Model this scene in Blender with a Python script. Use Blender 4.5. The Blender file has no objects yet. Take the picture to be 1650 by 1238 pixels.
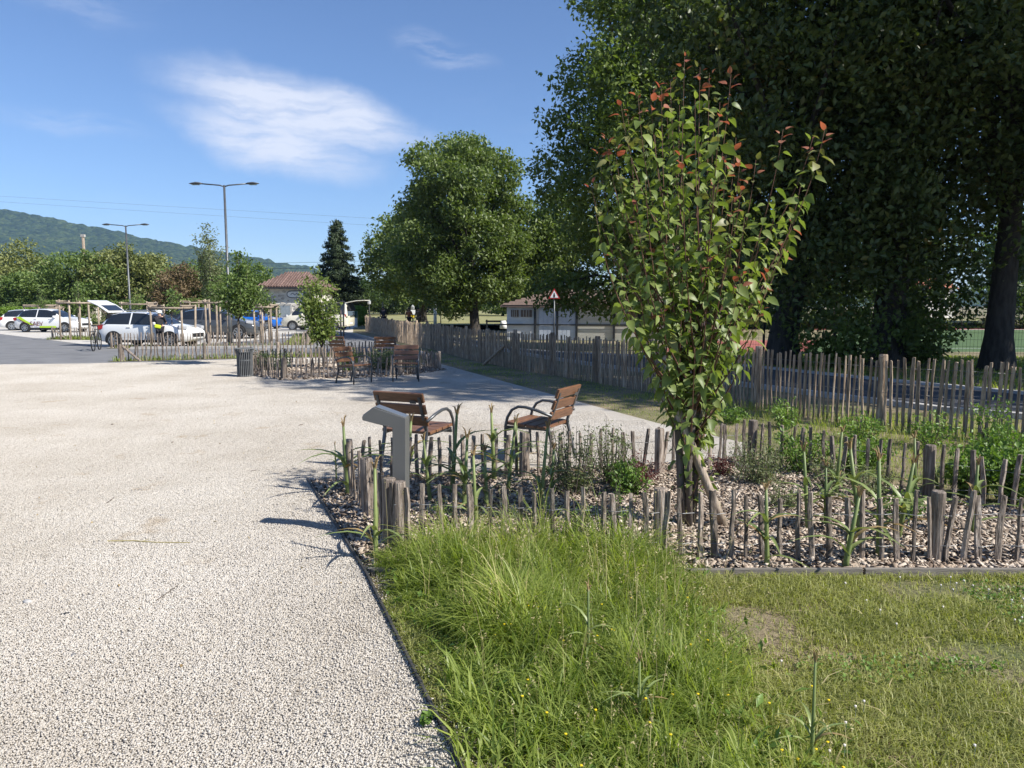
import bpy, math, random
import numpy as np
from mathutils import Vector, Matrix, Euler
R = math.radians
# ------------------------------------------------------------------ camera, sky, sun, exposure
sc = bpy.context.scene
col = sc.collection
CAM_H, FPX = 1.75, 1178.0
PITCH = math.atan(127 / FPX)
cam = bpy.data.objects.new('camera', bpy.data.cameras.new('camera'))
col.objects.link(cam)
cam.data.sensor_width = 36.0
cam.data.lens = 36.0 * FPX / 1650.0
cam.data.clip_start, cam.data.clip_end = 0.05, 9000.0
cam.location = (0, 0, CAM_H)
cam.rotation_euler = (math.pi / 2 - PITCH, 0, 0)
sc.camera = cam
SUN_EL, SUN_AZ = R(41.5), R(116.0)           # azimuth clockwise from +Y: behind the camera's right shoulder
sun_dir = Vector((math.sin(SUN_AZ) * math.cos(SUN_EL), math.cos(SUN_AZ) * math.cos(SUN_EL), math.sin(SUN_EL)))
sun = bpy.data.objects.new('sun', bpy.data.lights.new('sun', 'SUN'))
col.objects.link(sun)
sun.data.energy, sun.data.angle, sun.data.color = 5.0, R(0.53), (1.0, 0.955, 0.88)
sun.rotation_euler = (-sun_dir).to_track_quat('-Z', 'Y').to_euler()
world = bpy.data.worlds.new('World')
sc.world = world
world.use_nodes = True


class NT:
    """small helper round a node tree"""
    def __init__(s, nt):
        s.t, s.n, s.l = nt, nt.nodes, nt.links

    def new(s, typ, **kw):
        nd = s.n.new(typ)
        for k, v in kw.items():
            if k == 'in_':
                for i, val in v.items():
                    if isinstance(val, bpy.types.NodeSocket):
                        s.l.new(val, nd.inputs[i])
                    else:
                        nd.inputs[i].default_value = val
            else:
                setattr(nd, k, v)
        return nd

    def math(s, op, a, b=0.0, clamp=False):
        return s.new('ShaderNodeMath', operation=op, use_clamp=clamp, in_={0: a, 1: b}).outputs[0]

    def ramp(s, fac, stops):
        nd = s.new('ShaderNodeValToRGB', in_={0: fac})
        e = nd.color_ramp.elements
        while len(e) < len(stops):
            e.new(0.5)
        for el, (p, c) in zip(e, stops):
            el.position = p
            el.color = (*c, 1) if len(c) == 3 else c
        return nd.outputs[0]

    def mix(s, fac, a, b, blend='MIX'):
        nd = s.new('ShaderNodeMix', data_type='RGBA', blend_type=blend)
        for i, v in ((0, fac), (6, a), (7, b)):
            if isinstance(v, bpy.types.NodeSocket):
                s.l.new(v, nd.inputs[i])
            else:
                nd.inputs[i].default_value = v if i == 0 else (*v[:3], 1)
        return nd.outputs[2]

    def noise(s, vec, scale, detail=4.0, rough=0.55, dist=0.0):
        nd = s.new('ShaderNodeTexNoise', in_={'Scale': scale, 'Detail': detail, 'Roughness': rough, 'Distortion': dist})
        if vec is not None:
            s.l.new(vec, nd.inputs['Vector'])
        return nd.outputs[0]

    def mapping(s, vec, scale=(1, 1, 1), rot=(0, 0, 0), loc=(0, 0, 0)):
        return s.new('ShaderNodeMapping', in_={0: vec, 1: loc, 2: rot, 3: scale}).outputs[0]


def build_sky():
    t = NT(world.node_tree)
    bg = t.n['Background']
    sky = t.new('ShaderNodeTexSky', sky_type='NISHITA', sun_disc=False, sun_elevation=SUN_EL, sun_rotation=SUN_AZ,
                altitude=400.0, air_density=1.0, dust_density=0.25, ozone_density=2.6)
    d = t.new('ShaderNodeTexCoord').outputs['Generated']
    xyz = t.new('ShaderNodeSeparateXYZ', in_={0: d})
    az = t.math('ARCTAN2', xyz.outputs[0], xyz.outputs[1])
    p = t.new('ShaderNodeCombineXYZ', in_={0: az, 1: xyz.outputs[2], 2: 0.0}).outputs[0]
    warp = t.new('ShaderNodeTexNoise', in_={'Vector': p, 'Scale': 9.0, 'Detail': 5.0, 'Roughness': 0.6}).outputs[1]
    wv = t.new('ShaderNodeVectorMath', operation='MULTIPLY_ADD', in_={0: warp, 1: (0.10, 0.045, 0), 2: p}).outputs[0]
    wv = t.new('ShaderNodeVectorMath', operation='SUBTRACT', in_={0: wv, 1: (0.05, 0.0225, 0)}).outputs[0]
    streak = t.noise(t.mapping(wv, (9, 60, 1), (0, 0, R(14))), 1.0, 8.0, 0.62)
    fine = t.noise(t.mapping(p, (30, 130, 1), (0, 0, R(18))), 1.0, 6.0, 0.65)
    streak = t.math('ADD', t.math('MULTIPLY', streak, 0.75), t.math('MULTIPLY', fine, 0.25))

    def patch(az0, el0, ra, re, rot, edge):
        q = t.new('ShaderNodeVectorMath', operation='SUBTRACT', in_={0: wv, 1: (az0, el0, 0)}).outputs[0]
        q = t.new('ShaderNodeVectorRotate', rotation_type='Z_AXIS', in_={0: q, 'Angle': rot}).outputs[0]
        q = t.new('ShaderNodeVectorMath', operation='MULTIPLY', in_={0: q, 1: (1 / ra, 1 / re, 0)}).outputs[0]
        r = t.new('ShaderNodeVectorMath', operation='LENGTH', in_={0: q}).outputs['Value']
        return t.new('ShaderNodeMapRange', interpolation_type='SMOOTHSTEP', in_={0: r, 1: 1.0, 2: 1.0 - edge, 3: 0.0, 4: 1.0}).outputs[0]
    # one broad cirrus sheet of two lobes, a few wisps, and faint streaks all over the sky
    main = t.math('MAXIMUM', patch(-0.272, 0.241, 0.200, 0.049, R(10), 0.65), patch(-0.300, 0.199, 0.160, 0.047, R(12), 0.7))
    dens = t.math('MULTIPLY', main, t.new('ShaderNodeMapRange', in_={0: streak, 1: 0.26, 2: 0.56, 3: 0.25, 4: 1.0}).outputs[0])
    wisps = None
    for a, e, ra, re, ro, k in ((-0.56, 0.345, 0.14, 0.035, R(14), .5), (-0.09, 0.315, 0.085, 0.025, R(12), .5), (-0.52, 0.205, 0.09, 0.02, R(4), .4),
                                (-0.22, 0.175, 0.10, 0.018, R(-3), .5)):
        w = t.math('MULTIPLY', patch(a, e, ra, re, ro, 0.95), k)
        wisps = w if wisps is None else t.math('MAXIMUM', wisps, w)
    broken = t.new('ShaderNodeMapRange', in_={0: streak, 1: 0.42, 2: 0.66, 3: 0.0, 4: 1.0}).outputs[0]
    faint = t.math('MULTIPLY', t.new('ShaderNodeMapRange', in_={0: t.noise(t.mapping(wv, (2.2, 7, 1)), 1.0, 3.0), 1: 0.56, 2: 0.8, 3: 0.0, 4: 0.22}).outputs[0], broken)
    dens = t.math('MAXIMUM', t.math('MAXIMUM', dens, t.math('MULTIPLY', wisps, broken)), faint)
    dens = t.math('MULTIPLY', dens, 0.80, True)
    blue = t.mix(1.0, sky.outputs[0], (.84, .955, 1.15), 'MULTIPLY')
    c = t.mix(dens, blue, (7.4, 7.6, 8.3))
    t.l.new(c, bg.inputs[0])
    bg.inputs[1].default_value = 0.076


build_sky()
vs = sc.view_settings
vs.view_transform, vs.look, vs.gamma, vs.use_curve_mapping = 'Standard', 'None', 1.0, False
vs.exposure = 0.79
sc.cycles.max_bounces, sc.cycles.diffuse_bounces, sc.cycles.glossy_bounces = 8, 3, 3
sc.cycles.transmission_bounces, sc.cycles.transparent_max_bounces, sc.cycles.volume_bounces = 4, 8, 0
sc.cycles.use_denoising = True


# ------------------------------------------------------------------ pixel helpers (a pixel gives a direction; the ground or a known distance gives the place)
def ray(px, py):
    a, b = (px - 825) / FPX, (619 - py) / FPX
    return Vector((a, math.cos(PITCH) + b * math.sin(PITCH), -math.sin(PITCH) + b * math.cos(PITCH)))


def G(px, py, z=0.0):
    d = ray(px, py)
    t = (z - CAM_H) / d.z
    return Vector((d.x * t, d.y * t, z))


def A(px, py, Y):
    d = ray(px, py)
    t = Y / d.y
    return Vector((d.x * t, Y, CAM_H + d.z * t))


# ------------------------------------------------------------------ mesh helpers
class MB:
    def __init__(s):
        s.v, s.f = [], []

    def add(s, vs_, fs_):
        o = len(s.v)
        s.v += [tuple(p) for p in vs_]
        s.f += [tuple(i + o for i in f) for f in fs_]
        return s

    def box(s, c, sz, rot=None, taper=1.0):
        x, y, z = sz[0] / 2, sz[1] / 2, sz[2] / 2
        p = [Vector((sx * x * (taper if k else 1), sy * y * (taper if k else 1), (z if k else -z))) for k in (0, 1) for sx, sy in ((-1, -1), (1, -1), (1, 1), (-1, 1))]
        if rot is not None:
            m = rot if isinstance(rot, Matrix) else Euler(rot).to_matrix()
            p = [m @ q for q in p]
        c = Vector(c)
        return s.add([q + c for q in p], [(3, 2, 1, 0), (4, 5, 6, 7), (0, 1, 5, 4), (1, 2, 6, 5), (2, 3, 7, 6), (3, 0, 4, 7)])

    def tube(s, pts, rad, n=8, cap=True, flat=1.0, phase=0.0):
        pts = [Vector(p) for p in pts]
        rad = [rad] * len(pts) if isinstance(rad, (int, float)) else list(rad)
        o, V, F = 0, [], []
        up = None
        for i, p in enumerate(pts):
            d = (pts[min(i + 1, len(pts) - 1)] - pts[max(i - 1, 0)])
            d = d.normalized() if d.length > 1e-9 else Vector((0, 0, 1))
            if up is None:
                up = Vector((0, 1, 0)) if abs(d.y) < 0.9 else Vector((1, 0, 0))
            a = d.cross(up)
            a = a.normalized() if a.length > 1e-6 else Vector((1, 0, 0))
            b = a.cross(d).normalized()
            up = b
            for k in range(n):
                t = 2 * math.pi * k / n + phase
                V.append(p + a * math.cos(t) * rad[i] + b * math.sin(t) * rad[i] * flat)
        for i in range(len(pts) - 1):
            for k in range(n):
                F.append((i * n + k, i * n + (k + 1) % n, (i + 1) * n + (k + 1) % n, (i + 1) * n + k))
        if cap:
            F.append(tuple(range(n - 1, -1, -1)))
            F.append(tuple((len(pts) - 1) * n + k for k in range(n)))
        return s.add(V, F)

    def prism(s, poly, depth, mat=None):
        """polygon in the local XZ plane, extruded along local Y by +-depth/2"""
        n = len(poly)
        V = [Vector((x, -depth / 2, z)) for x, z in poly] + [Vector((x, depth / 2, z)) for x, z in poly]
        if mat is not None:
            V = [mat @ v for v in V]
        return s.add(V, [tuple(range(n)), tuple(range(2 * n - 1, n - 1, -1))] + [(k, k + n, (k + 1) % n + n, (k + 1) % n) for k in range(n)])

    def lathe(s, prof, n=16, mat=None):
        V, F = [], []
        for r, z in prof:
            for k in range(n):
                t = 2 * math.pi * k / n
                V.append(Vector((r * math.cos(t), r * math.sin(t), z)))
        for i in range(len(prof) - 1):
            for k in range(n):
                F.append((i * n + k, i * n + (k + 1) % n, (i + 1) * n + (k + 1) % n, (i + 1) * n + k))
        F.append(tuple(range(n - 1, -1, -1)))
        F.append(tuple((len(prof) - 1) * n + k for k in range(n)))
        if mat is not None:
            V = [mat @ v for v in V]
        return s.add(V, F)

    def mesh(s, name, mat=None, smooth=False):
        me = bpy.data.meshes.new(name)
        me.from_pydata(s.v, [], s.f)
        me.update()
        if mat is not None:
            me.materials.append(mat)
        if smooth:
            me.shade_smooth()
        return me

    def build(s, name, mat=None, parent=None, smooth=False, bevel=0.0, angle=None):
        o = obj(name, s.mesh(name, mat, smooth), parent)
        if angle is not None:
            o.data.shade_smooth()
            o.data.set_sharp_from_angle(angle=R(angle))
        if bevel:
            m = o.modifiers.new('bevel', 'BEVEL')
            m.width, m.segments, m.limit_method, m.angle_limit = bevel, 2, 'ANGLE', R(40)
        return o


def obj(name, me, parent=None):
    o = bpy.data.objects.new(name, me)
    col.objects.link(o)
    if parent is not None:
        o.parent = parent
    return o


def np_mesh(name, V, F, mat):
    """V (n,3), F (m,k): a mesh of equal-sized faces straight from numpy"""
    me = bpy.data.meshes.new(name)
    V = np.ascontiguousarray(V, dtype=np.float32)
    F = np.ascontiguousarray(F, dtype=np.int32)
    k = F.shape[1]
    me.vertices.add(len(V))
    me.vertices.foreach_set('co', V.ravel())
    me.loops.add(F.size)
    me.loops.foreach_set('vertex_index', F.ravel())
    me.polygons.add(len(F))
    me.polygons.foreach_set('loop_start', np.arange(0, F.size, k, dtype=np.int32))
    me.update(calc_edges=True)
    if mat is not None:
        me.materials.append(mat)
    return me


def tag(o, label=None, cat=None, group=None, kind=None):
    for k, v in (('label', label), ('category', cat), ('group', group), ('kind', kind)):
        if v:
            o[k] = v
    return o


def thing(name, label, cat, loc=(0, 0, 0), rotz=0.0, group=None):
    o = bpy.data.objects.new(name, None)
    o.empty_display_size = 0.1
    col.objects.link(o)
    o.location = loc
    o.rotation_euler = (0, 0, rotz)
    return tag(o, label, cat, group)


def struct(o):
    o['kind'] = 'structure'
    return o


def copy_tree(root, label=None, parent=None):
    c = root.copy()
    col.objects.link(c)
    c.parent = parent
    if label:
        c['label'] = label
    for ch in list(root.children):
        copy_tree(ch, None, c)
    return c


ORD = ['first', 'second', 'third', 'fourth', 'fifth', 'sixth', 'seventh', 'eighth', 'ninth', 'tenth', 'eleventh', 'twelfth', 'thirteenth', 'fourteenth',
       'fifteenth', 'sixteenth']


# ------------------------------------------------------------------ materials
def new_mat(name):
    m = bpy.data.materials.new(name)
    m.use_nodes = True
    t = NT(m.node_tree)
    return m, t, t.n['Principled BSDF']


def mat(name, stops, rough=0.7, scale=6.0, stretch=(1, 1, 1), bump=0.0, bscale=None, metal=0.0, detail=5.0, rnd=0.0, spec=0.4, coat=0.0, coord='Object', island=False):
    """noise between colour stops, a little brightness change from object to object (rnd), and bump"""
    m, t, b = new_mat(name)
    if not isinstance(stops[0], (tuple, list)):
        stops = (stops, tuple(c * 0.86 for c in stops))
    tc = t.new('ShaderNodeTexCoord').outputs[coord]
    vec = t.mapping(tc, stretch)
    oi = t.new('ShaderNodeObjectInfo').outputs['Random']
    if rnd:
        off = t.new('ShaderNodeCombineXYZ', in_={0: t.math('MULTIPLY', oi, 37.0), 1: t.math('MULTIPLY', oi, 11.0), 2: t.math('MULTIPLY', oi, 23.0)}).outputs[0]
        vec = t.new('ShaderNodeVectorMath', operation='ADD', in_={0: vec, 1: off}).outputs[0]
    n = t.noise(vec, scale, detail)
    k = len(stops)
    c = t.ramp(n, [(0.3 + 0.4 * i / max(1, k - 1), s) for i, s in enumerate(stops)])
    if rnd:
        src = t.new('ShaderNodeNewGeometry').outputs['Random Per Island'] if island else oi
        v = t.new('ShaderNodeMapRange', in_={0: src, 1: 0.0, 2: 1.0, 3: 1 - rnd, 4: 1 + rnd}).outputs[0]
        c = t.new('ShaderNodeHueSaturation', in_={'Value': v, 'Color': c}).outputs[0]
    t.l.new(c, b.inputs['Base Color'])
    b.inputs['Roughness'].default_value = rough
    b.inputs['Metallic'].default_value = metal
    b.inputs['Specular IOR Level'].default_value = spec
    b.inputs['Coat Weight'].default_value = coat
    b.inputs['Coat Roughness'].default_value = 0.06
    if bump:
        bn = t.noise(vec, bscale or scale * 3, 4.0)
        t.l.new(t.new('ShaderNodeBump', in_={'Strength': min(1.0, bump * 10), 'Distance': bump * 0.1, 'Height': bn}).outputs[0], b.inputs['Normal'])
    return m


def leaf_mat(name, dark, light, rough=0.5, trans=0.35, tint=None, spec=0.35, big=0.35, glow=(1.3, 1.45, 0.5)):
    """leaf: colour differs from leaf to leaf and in broad patches, light passes through"""
    m, t, b = new_mat(name)
    ri = t.new('ShaderNodeNewGeometry').outputs['Random Per Island']
    oi = t.new('ShaderNodeObjectInfo').outputs['Random']
    rr = t.math('FRACT', t.math('ADD', ri, oi))
    pos = t.new('ShaderNodeNewGeometry').outputs['Position']
    patch = t.noise(pos, big, 2.0)
    f = t.math('ADD', t.math('MULTIPLY', rr, 0.6), t.math('MULTIPLY', t.math('SUBTRACT', patch, 0.3), 1.0), True)
    stops = [(0.0, dark), (1.0, light)]
    if tint:
        stops = [(0.0, dark), (0.8, light), (0.97, tint)]
    c = t.ramp(f, stops)
    t.l.new(c, b.inputs['Base Color'])
    b.inputs['Roughness'].default_value = rough
    b.inputs['Specular IOR Level'].default_value = spec
    tr = t.new('ShaderNodeBsdfTranslucent', in_={0: t.mix(1.0, c, glow, 'MULTIPLY')})
    mx = t.new('ShaderNodeMixShader', in_={0: trans, 1: b.outputs[0], 2: tr.outputs[0]})
    t.l.new(mx.outputs[0], t.n['Material Output'].inputs[0])
    return m


M = {}
M['picket'] = mat('weathered_chestnut', ((.055, .042, .033), (.215, .172, .138), (.37, .32, .275)), .85, 5, (9, 9, .9), bump=.16, bscale=11, rnd=.34)
M['picket_tan'] = mat('younger_chestnut', ((.11, .075, .05), (.32, .24, .17), (.46, .38, .29)), .85, 5, (9, 9, .9), bump=.16, bscale=11, rnd=.30)
M['wood_board'] = mat('weathered_board', ((.10, .08, .065), (.22, .185, .15)), .85, 6, (.7, 6, 6), bump=.08, rnd=.2)
M['stake'] = mat('round_stake', ((.17, .13, .09), (.40, .33, .26)), .85, 5, (5, 5, 1), bump=.08, rnd=.2)
M['slat'] = mat('varnished_slat', ((.085, .040, .022), (.17, .082, .042), (.21, .108, .058)), .42, 7, (1.2, 14, 14), bump=.03, rnd=.12, spec=.5)
M['steel'] = mat('grey_steel', ((.085, .09, .095), (.13, .135, .14)), .38, 12, metal=.55, bump=.01)
M['lectern'] = mat('grey_lacquer', ((.095, .096, .094), (.11, .111, .108)), .42, 5, bump=.008, bscale=60, spec=.5)
M['panel'] = mat('dark_panel', ((.06, .075, .10), (.09, .105, .13)), .18, 5, spec=.6)
M['bin'] = mat('bin_steel', ((.15, .155, .155), (.20, .205, .205)), .5, 10)
M['wire'] = mat('galvanised_wire', (.22, .225, .23), .6, 20, metal=.6)
M['bark'] = mat('dark_bark', ((.028, .024, .020), (.075, .065, .055)), .95, 3, (3, 3, .8), bump=.6, bscale=8)
M['bark_young'] = mat('young_bark', ((.07, .055, .045), (.17, .14, .115)), .85, 6, (5, 5, 1), bump=.10, bscale=20)
M['bark_red'] = mat('reddish_shoot', ((.085, .04, .025), (.15, .075, .045)), .7, 8)
M['asphalt'] = mat('asphalt', ((.12, .121, .123), (.165, .165, .167), (.19, .19, .19)), .9, 1.1, detail=12, bump=.03, bscale=120)
M['asphalt_dark'] = mat('path_asphalt', ((.052, .054, .06), (.085, .087, .094)), .9, 1.3, detail=12, bump=.03, bscale=120)
M['kerb'] = mat('concrete_kerb', ((.32, .31, .295), (.47, .455, .43)), .85, 8, bump=.03, bscale=60, rnd=.08)
M['bay'] = mat('pale_gravel_bay', ((.40, .375, .33), (.55, .52, .47)), .95, 4, detail=10, bump=.05, bscale=90)
M['edging'] = mat('dark_metal_edging', ((.035, .034, .033), (.075, .07, .065)), .6, 9)
M['edge_board'] = mat('grey_edge_board', ((.12, .105, .09), (.21, .19, .165)), .85, 6, (1, 8, 8), bump=.06)
M['white_paint'] = mat('white_paint', ((.74, .74, .73), (.80, .80, .79)), .6, 5)
M['black'] = mat('black_rubber', ((.012, .012, .013), (.022, .022, .023)), .7, 15)
M['dark_metal'] = mat('dark_metal', ((.02, .022, .024), (.035, .037, .04)), .5, 8, metal=.2)
M['lamp_grey'] = mat('lamp_grey', ((.075, .08, .085), (.11, .115, .12)), .4, 6, metal=.4)
M['rim'] = mat('alloy_rim', (.42, .43, .44), .3, 5, metal=.8)
M['glass'] = mat('tinted_glass', ((.012, .014, .016), (.018, .02, .022)), .05, 2, spec=.8, coat=.5)
M['red_light'] = mat('tail_lens', (.30, .012, .015), .15, 5, coat=.6)
M['clear_light'] = mat('head_lens', (.42, .43, .45), .08, 5, coat=.8)
M['plaster'] = mat('stone_plaster', ((.50, .47, .42), (.66, .63, .575), (.74, .71, .66)), .9, 3, detail=8, bump=.08, bscale=10)
M['roof_tile'] = mat('clay_tile', ((.08, .052, .045), (.145, .090, .075), (.20, .14, .12)), .85, 4, rnd=.22, bump=.03)
M['far_leaf'] = leaf_mat('far_leaf', (.030, .052, .016), (.085, .125, .030), big=.15)


def special_mats():
    # gravel: pale limestone chips of slightly different colours, darkened for the shadows among loose chips, bump from the chips' rounding
    m, t, b = new_mat('pale_gravel')
    tc = t.new('ShaderNodeTexCoord').outputs['Object']
    vo = t.new('ShaderNodeTexVoronoi', feature='F1', in_={'Vector': tc, 'Scale': 75.0})
    rnd = t.new('ShaderNodeSeparateColor', in_={0: vo.outputs['Color']}).outputs[0]
    c = t.ramp(rnd, [(0.0, (.33, .30, .255)), (.2, (.395, .363, .315)), (1.0, (.49, .457, .41))])
    big = t.noise(tc, .55, 6.0, .6)
    c = t.mix(1.0, c, t.ramp(big, [(.3, (.80, .775, .74)), (.62, (1, 1, 1))]), 'MULTIPLY')
    t.l.new(c, b.inputs['Base Color'])
    b.inputs['Roughness'].default_value = .9
    h = t.math('SUBTRACT', 1.0, t.math('MULTIPLY', vo.outputs['Distance'], 1.4))
    t.l.new(t.new('ShaderNodeBump', in_={'Strength': 1.0, 'Distance': .0025, 'Height': h}).outputs[0], b.inputs['Normal'])
    M['gravel'] = m
    m, t, b = new_mat('limestone_chip')
    ri = t.new('ShaderNodeNewGeometry').outputs['Random Per Island']
    c = t.ramp(ri, [(0.0, (.27, .23, .185)), (.05, (.42, .38, .325)), (.45, (.50, .462, .408)), (1.0, (.585, .55, .50))])
    pos = t.new('ShaderNodeNewGeometry').outputs['Position']
    c = t.mix(1.0, c, t.ramp(t.noise(pos, .55, 6.0, .6), [(.3, (.80, .775, .74)), (.62, (1, 1, 1))]), 'MULTIPLY')
    dust = t.ramp(t.noise(pos, 1.5, 5.0, .65), [(.60, (1, 1, 1)), (.74, (.80, .72, .62))])
    c = t.mix(1.0, c, dust, 'MULTIPLY')
    t.l.new(c, b.inputs['Base Color'])
    b.inputs['Roughness'].default_value = .85
    M['chip_stone'] = m
    # ground: patchy turf over earth
    m, t, b = new_mat('turf')
    tc = t.new('ShaderNodeTexCoord').outputs['Object']
    n1 = t.noise(tc, .9, 8.0, .62)
    n2 = t.noise(tc, 26.0, 6.0, .7)
    c = t.mix(t.ramp(n1, [(.36, (0, 0, 0)), (.58, (1, 1, 1))]), t.ramp(n2, [(.3, (.055, .075, .02)), (.7, (.14, .155, .048))]), t.ramp(n2, [(.3, (.15, .11, .065)), (.7, (.32, .255, .16))]))
    t.l.new(c, b.inputs['Base Color'])
    b.inputs['Roughness'].default_value = .95
    t.l.new(t.new('ShaderNodeBump', in_={'Strength': .8, 'Distance': .03, 'Height': n2}).outputs[0], b.inputs['Normal'])
    M['turf'] = m
    m, t, b = new_mat('mulch_soil')
    tc = t.new('ShaderNodeTexCoord').outputs['Object']
    n2 = t.noise(tc, 45.0, 6.0, .7)
    t.l.new(t.ramp(n2, [(.35, (.035, .026, .018)), (.55, (.13, .10, .075)), (.7, (.27, .215, .165))]), b.inputs['Base Color'])
    b.inputs['Roughness'].default_value = .95
    t.l.new(t.new('ShaderNodeBump', in_={'Strength': .9, 'Distance': .02, 'Height': n2}).outputs[0], b.inputs['Normal'])
    M['mulch'] = m
    m, t, b = new_mat('wood_chip')
    ri = t.new('ShaderNodeNewGeometry').outputs['Random Per Island']
    t.l.new(t.ramp(ri, [(0, (.09, .06, .042)), (.18, (.22, .16, .115)), (.5, (.37, .295, .225)), (1, (.57, .49, .405))]), b.inputs['Base Color'])
    b.inputs['Roughness'].default_value = .85
    M['chip'] = m
    # wooded hill
    m, t, b = new_mat('wooded_slope')
    pos = t.new('ShaderNodeTexCoord').outputs['Object']
    vo = t.new('ShaderNodeTexVoronoi', feature='F1', in_={'Vector': pos, 'Scale': .085})
    r = t.new('ShaderNodeSeparateColor', in_={0: vo.outputs['Color']}).outputs[0]
    f = t.math('ADD', t.math('MULTIPLY', r, .5), t.math('MULTIPLY', t.noise(pos, .006, 6.0), .5))
    t.l.new(t.ramp(f, [(.25, (.014, .027, .009)), (.55, (.033, .054, .016)), (.8, (.062, .083, .025))]), b.inputs['Base Color'])
    b.inputs['Roughness'].default_value = 1.0
    b.inputs['Specular IOR Level'].default_value = 0.05
    h = t.math('SUBTRACT', 1.0, vo.outputs['Distance'])
    t.l.new(t.new('ShaderNodeBump', in_={'Strength': 1.0, 'Distance': 7.0, 'Height': h}).outputs[0], b.inputs['Normal'])
    M['hill'] = m
    M['field'] = mat('sports_turf', ((.050, .095, .030), (.075, .125, .042)), .95, 3, detail=8)
    M['track'] = mat('red_track', ((.26, .075, .06), (.34, .11, .085)), .95, 5, detail=8)
    M['meadow'] = mat('dry_meadow', ((.15, .16, .055), (.31, .28, .13)), .95, .5, detail=10)
    M['grass'] = leaf_mat('grass_blade', (.105, .165, .027), (.315, .365, .09), .42, .48, tint=(.52, .46, .22), big=1.3, glow=(1.5, 1.6, .6))
    M['grass_short'] = leaf_mat('lawn_blade', (.165, .19, .045), (.38, .38, .135), .5, .4, tint=(.50, .43, .25), big=2.2)
    M['straw'] = leaf_mat('dry_stalk', (.28, .235, .11), (.48, .41, .22), .6, .25)
    M['leek'] = leaf_mat('leek_leaf', (.115, .165, .058), (.27, .315, .115), .42, .2, big=3.0)
    M['dry_tip'] = leaf_mat('dry_leaf_tip', (.22, .14, .065), (.44, .33, .17), .6, .3)
    M['pear'] = leaf_mat('broad_leaf', (.078, .125, .026), (.255, .305, .092), .45, .36, spec=.35, big=2.0)
    M['pear_red'] = leaf_mat('young_red_leaf', (.27, .085, .055), (.38, .18, .10), .42, .38, glow=(1.4, .8, .6))
    M['pear_back'] = leaf_mat('bronze_leaf', (.14, .14, .05), (.25, .25, .10), .45, .3)
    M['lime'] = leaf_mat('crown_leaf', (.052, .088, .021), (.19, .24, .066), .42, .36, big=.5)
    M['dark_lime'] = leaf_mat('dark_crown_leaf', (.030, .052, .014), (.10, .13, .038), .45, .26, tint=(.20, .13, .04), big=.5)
    M['lime_pale'] = leaf_mat('paler_crown_leaf', (.058, .096, .026), (.205, .255, .082), .42, .38, big=.5)  # paler leaf colour of a lighter species
    M['olive'] = leaf_mat('olive_crown_leaf', (.10, .125, .035), (.25, .265, .095), .55, .25, big=.3)
    M['fresh'] = leaf_mat('fresh_crown_leaf', (.065, .115, .028), (.18, .24, .068), .5, .3, big=.4)
    M['brown_leaf'] = leaf_mat('browning_leaf', (.085, .062, .03), (.19, .135, .07), .6, .2)
    M['needle'] = leaf_mat('conifer_needle', (.022, .040, .018), (.060, .085, .034), .6, .1)
    M['grey_leaf'] = leaf_mat('grey_green_leaf', (.10, .13, .055), (.22, .245, .12), .5, .25)
    M['red_leaf'] = leaf_mat('wine_red_leaf', (.075, .018, .020), (.17, .045, .040), .45, .3, glow=(1.3, .7, .6))
    M['bush'] = leaf_mat('bush_leaf', (.075, .145, .026), (.20, .30, .068), .45, .3)
    M['hedge'] = leaf_mat('hedge_leaf', (.09, .17, .02), (.20, .30, .045), .5, .3)
    M['yellow'] = mat('yellow_petal', (.75, .55, .02), .5, 4)
    M['white_petal'] = mat('white_petal', (.70, .64, .58), .6, 4)
    M['skin'] = mat('skin', (.48, .30, .22), .55, 5)
    M['red_paint'] = mat('red_paint', (.42, .025, .025), .5, 5)


special_mats()


# ------------------------------------------------------------------ the setting
FENCE = [(7.7, 7.3), (6.51, 9.16), (5.22, 10.29), (4.09, 12.22), (2.75, 14.7), (1.22, 17.95), (0.35, 19.49), (-1.27, 23.24), (-2.96, 28.3), (-5.6, 35.6), (-8.3, 44.5), (-9.9, 49.5)]


def fence_x(y):
    return float(np.interp(y, [p[1] for p in FENCE], [p[0] for p in FENCE]))


def sstep(t):
    t = min(1.0, max(0.0, t))
    return t * t * (3 - 2 * t)


def hgt(x, y):
    """the ground falls away a little beyond the long paling fence"""
    return -0.5 * sstep((y - 22) / 16) * sstep((x - fence_x(y) - 1.5) / 5)


def ground():
    u = np.linspace(-1, 1, 221)
    k = 8.2
    xs = np.sinh(u * k) / math.sinh(k) * 3300
    ys = np.sinh(u * k) / math.sinh(k) * 3300 + 24
    V = [(x, y, hgt(x, y)) for y in ys for x in xs]
    n = len(xs)
    i, j = np.meshgrid(np.arange(n - 1), np.arange(n - 1))
    a = (j * n + i).ravel()
    F = np.stack([a, a + 1, a + n + 1, a + n], 1)
    me = np_mesh('ground', np.array(V), F, M['turf'])
    me.shade_smooth()
    return struct(obj('ground', me))


ground()


def sheet(name, poly, z, m, parent=None):
    mb = MB()
    mb.add([(x, y, z) for x, y in poly], [tuple(range(len(poly)))])
    o = mb.build(name, m, parent)
    return struct(o) if parent is None else o


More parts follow.
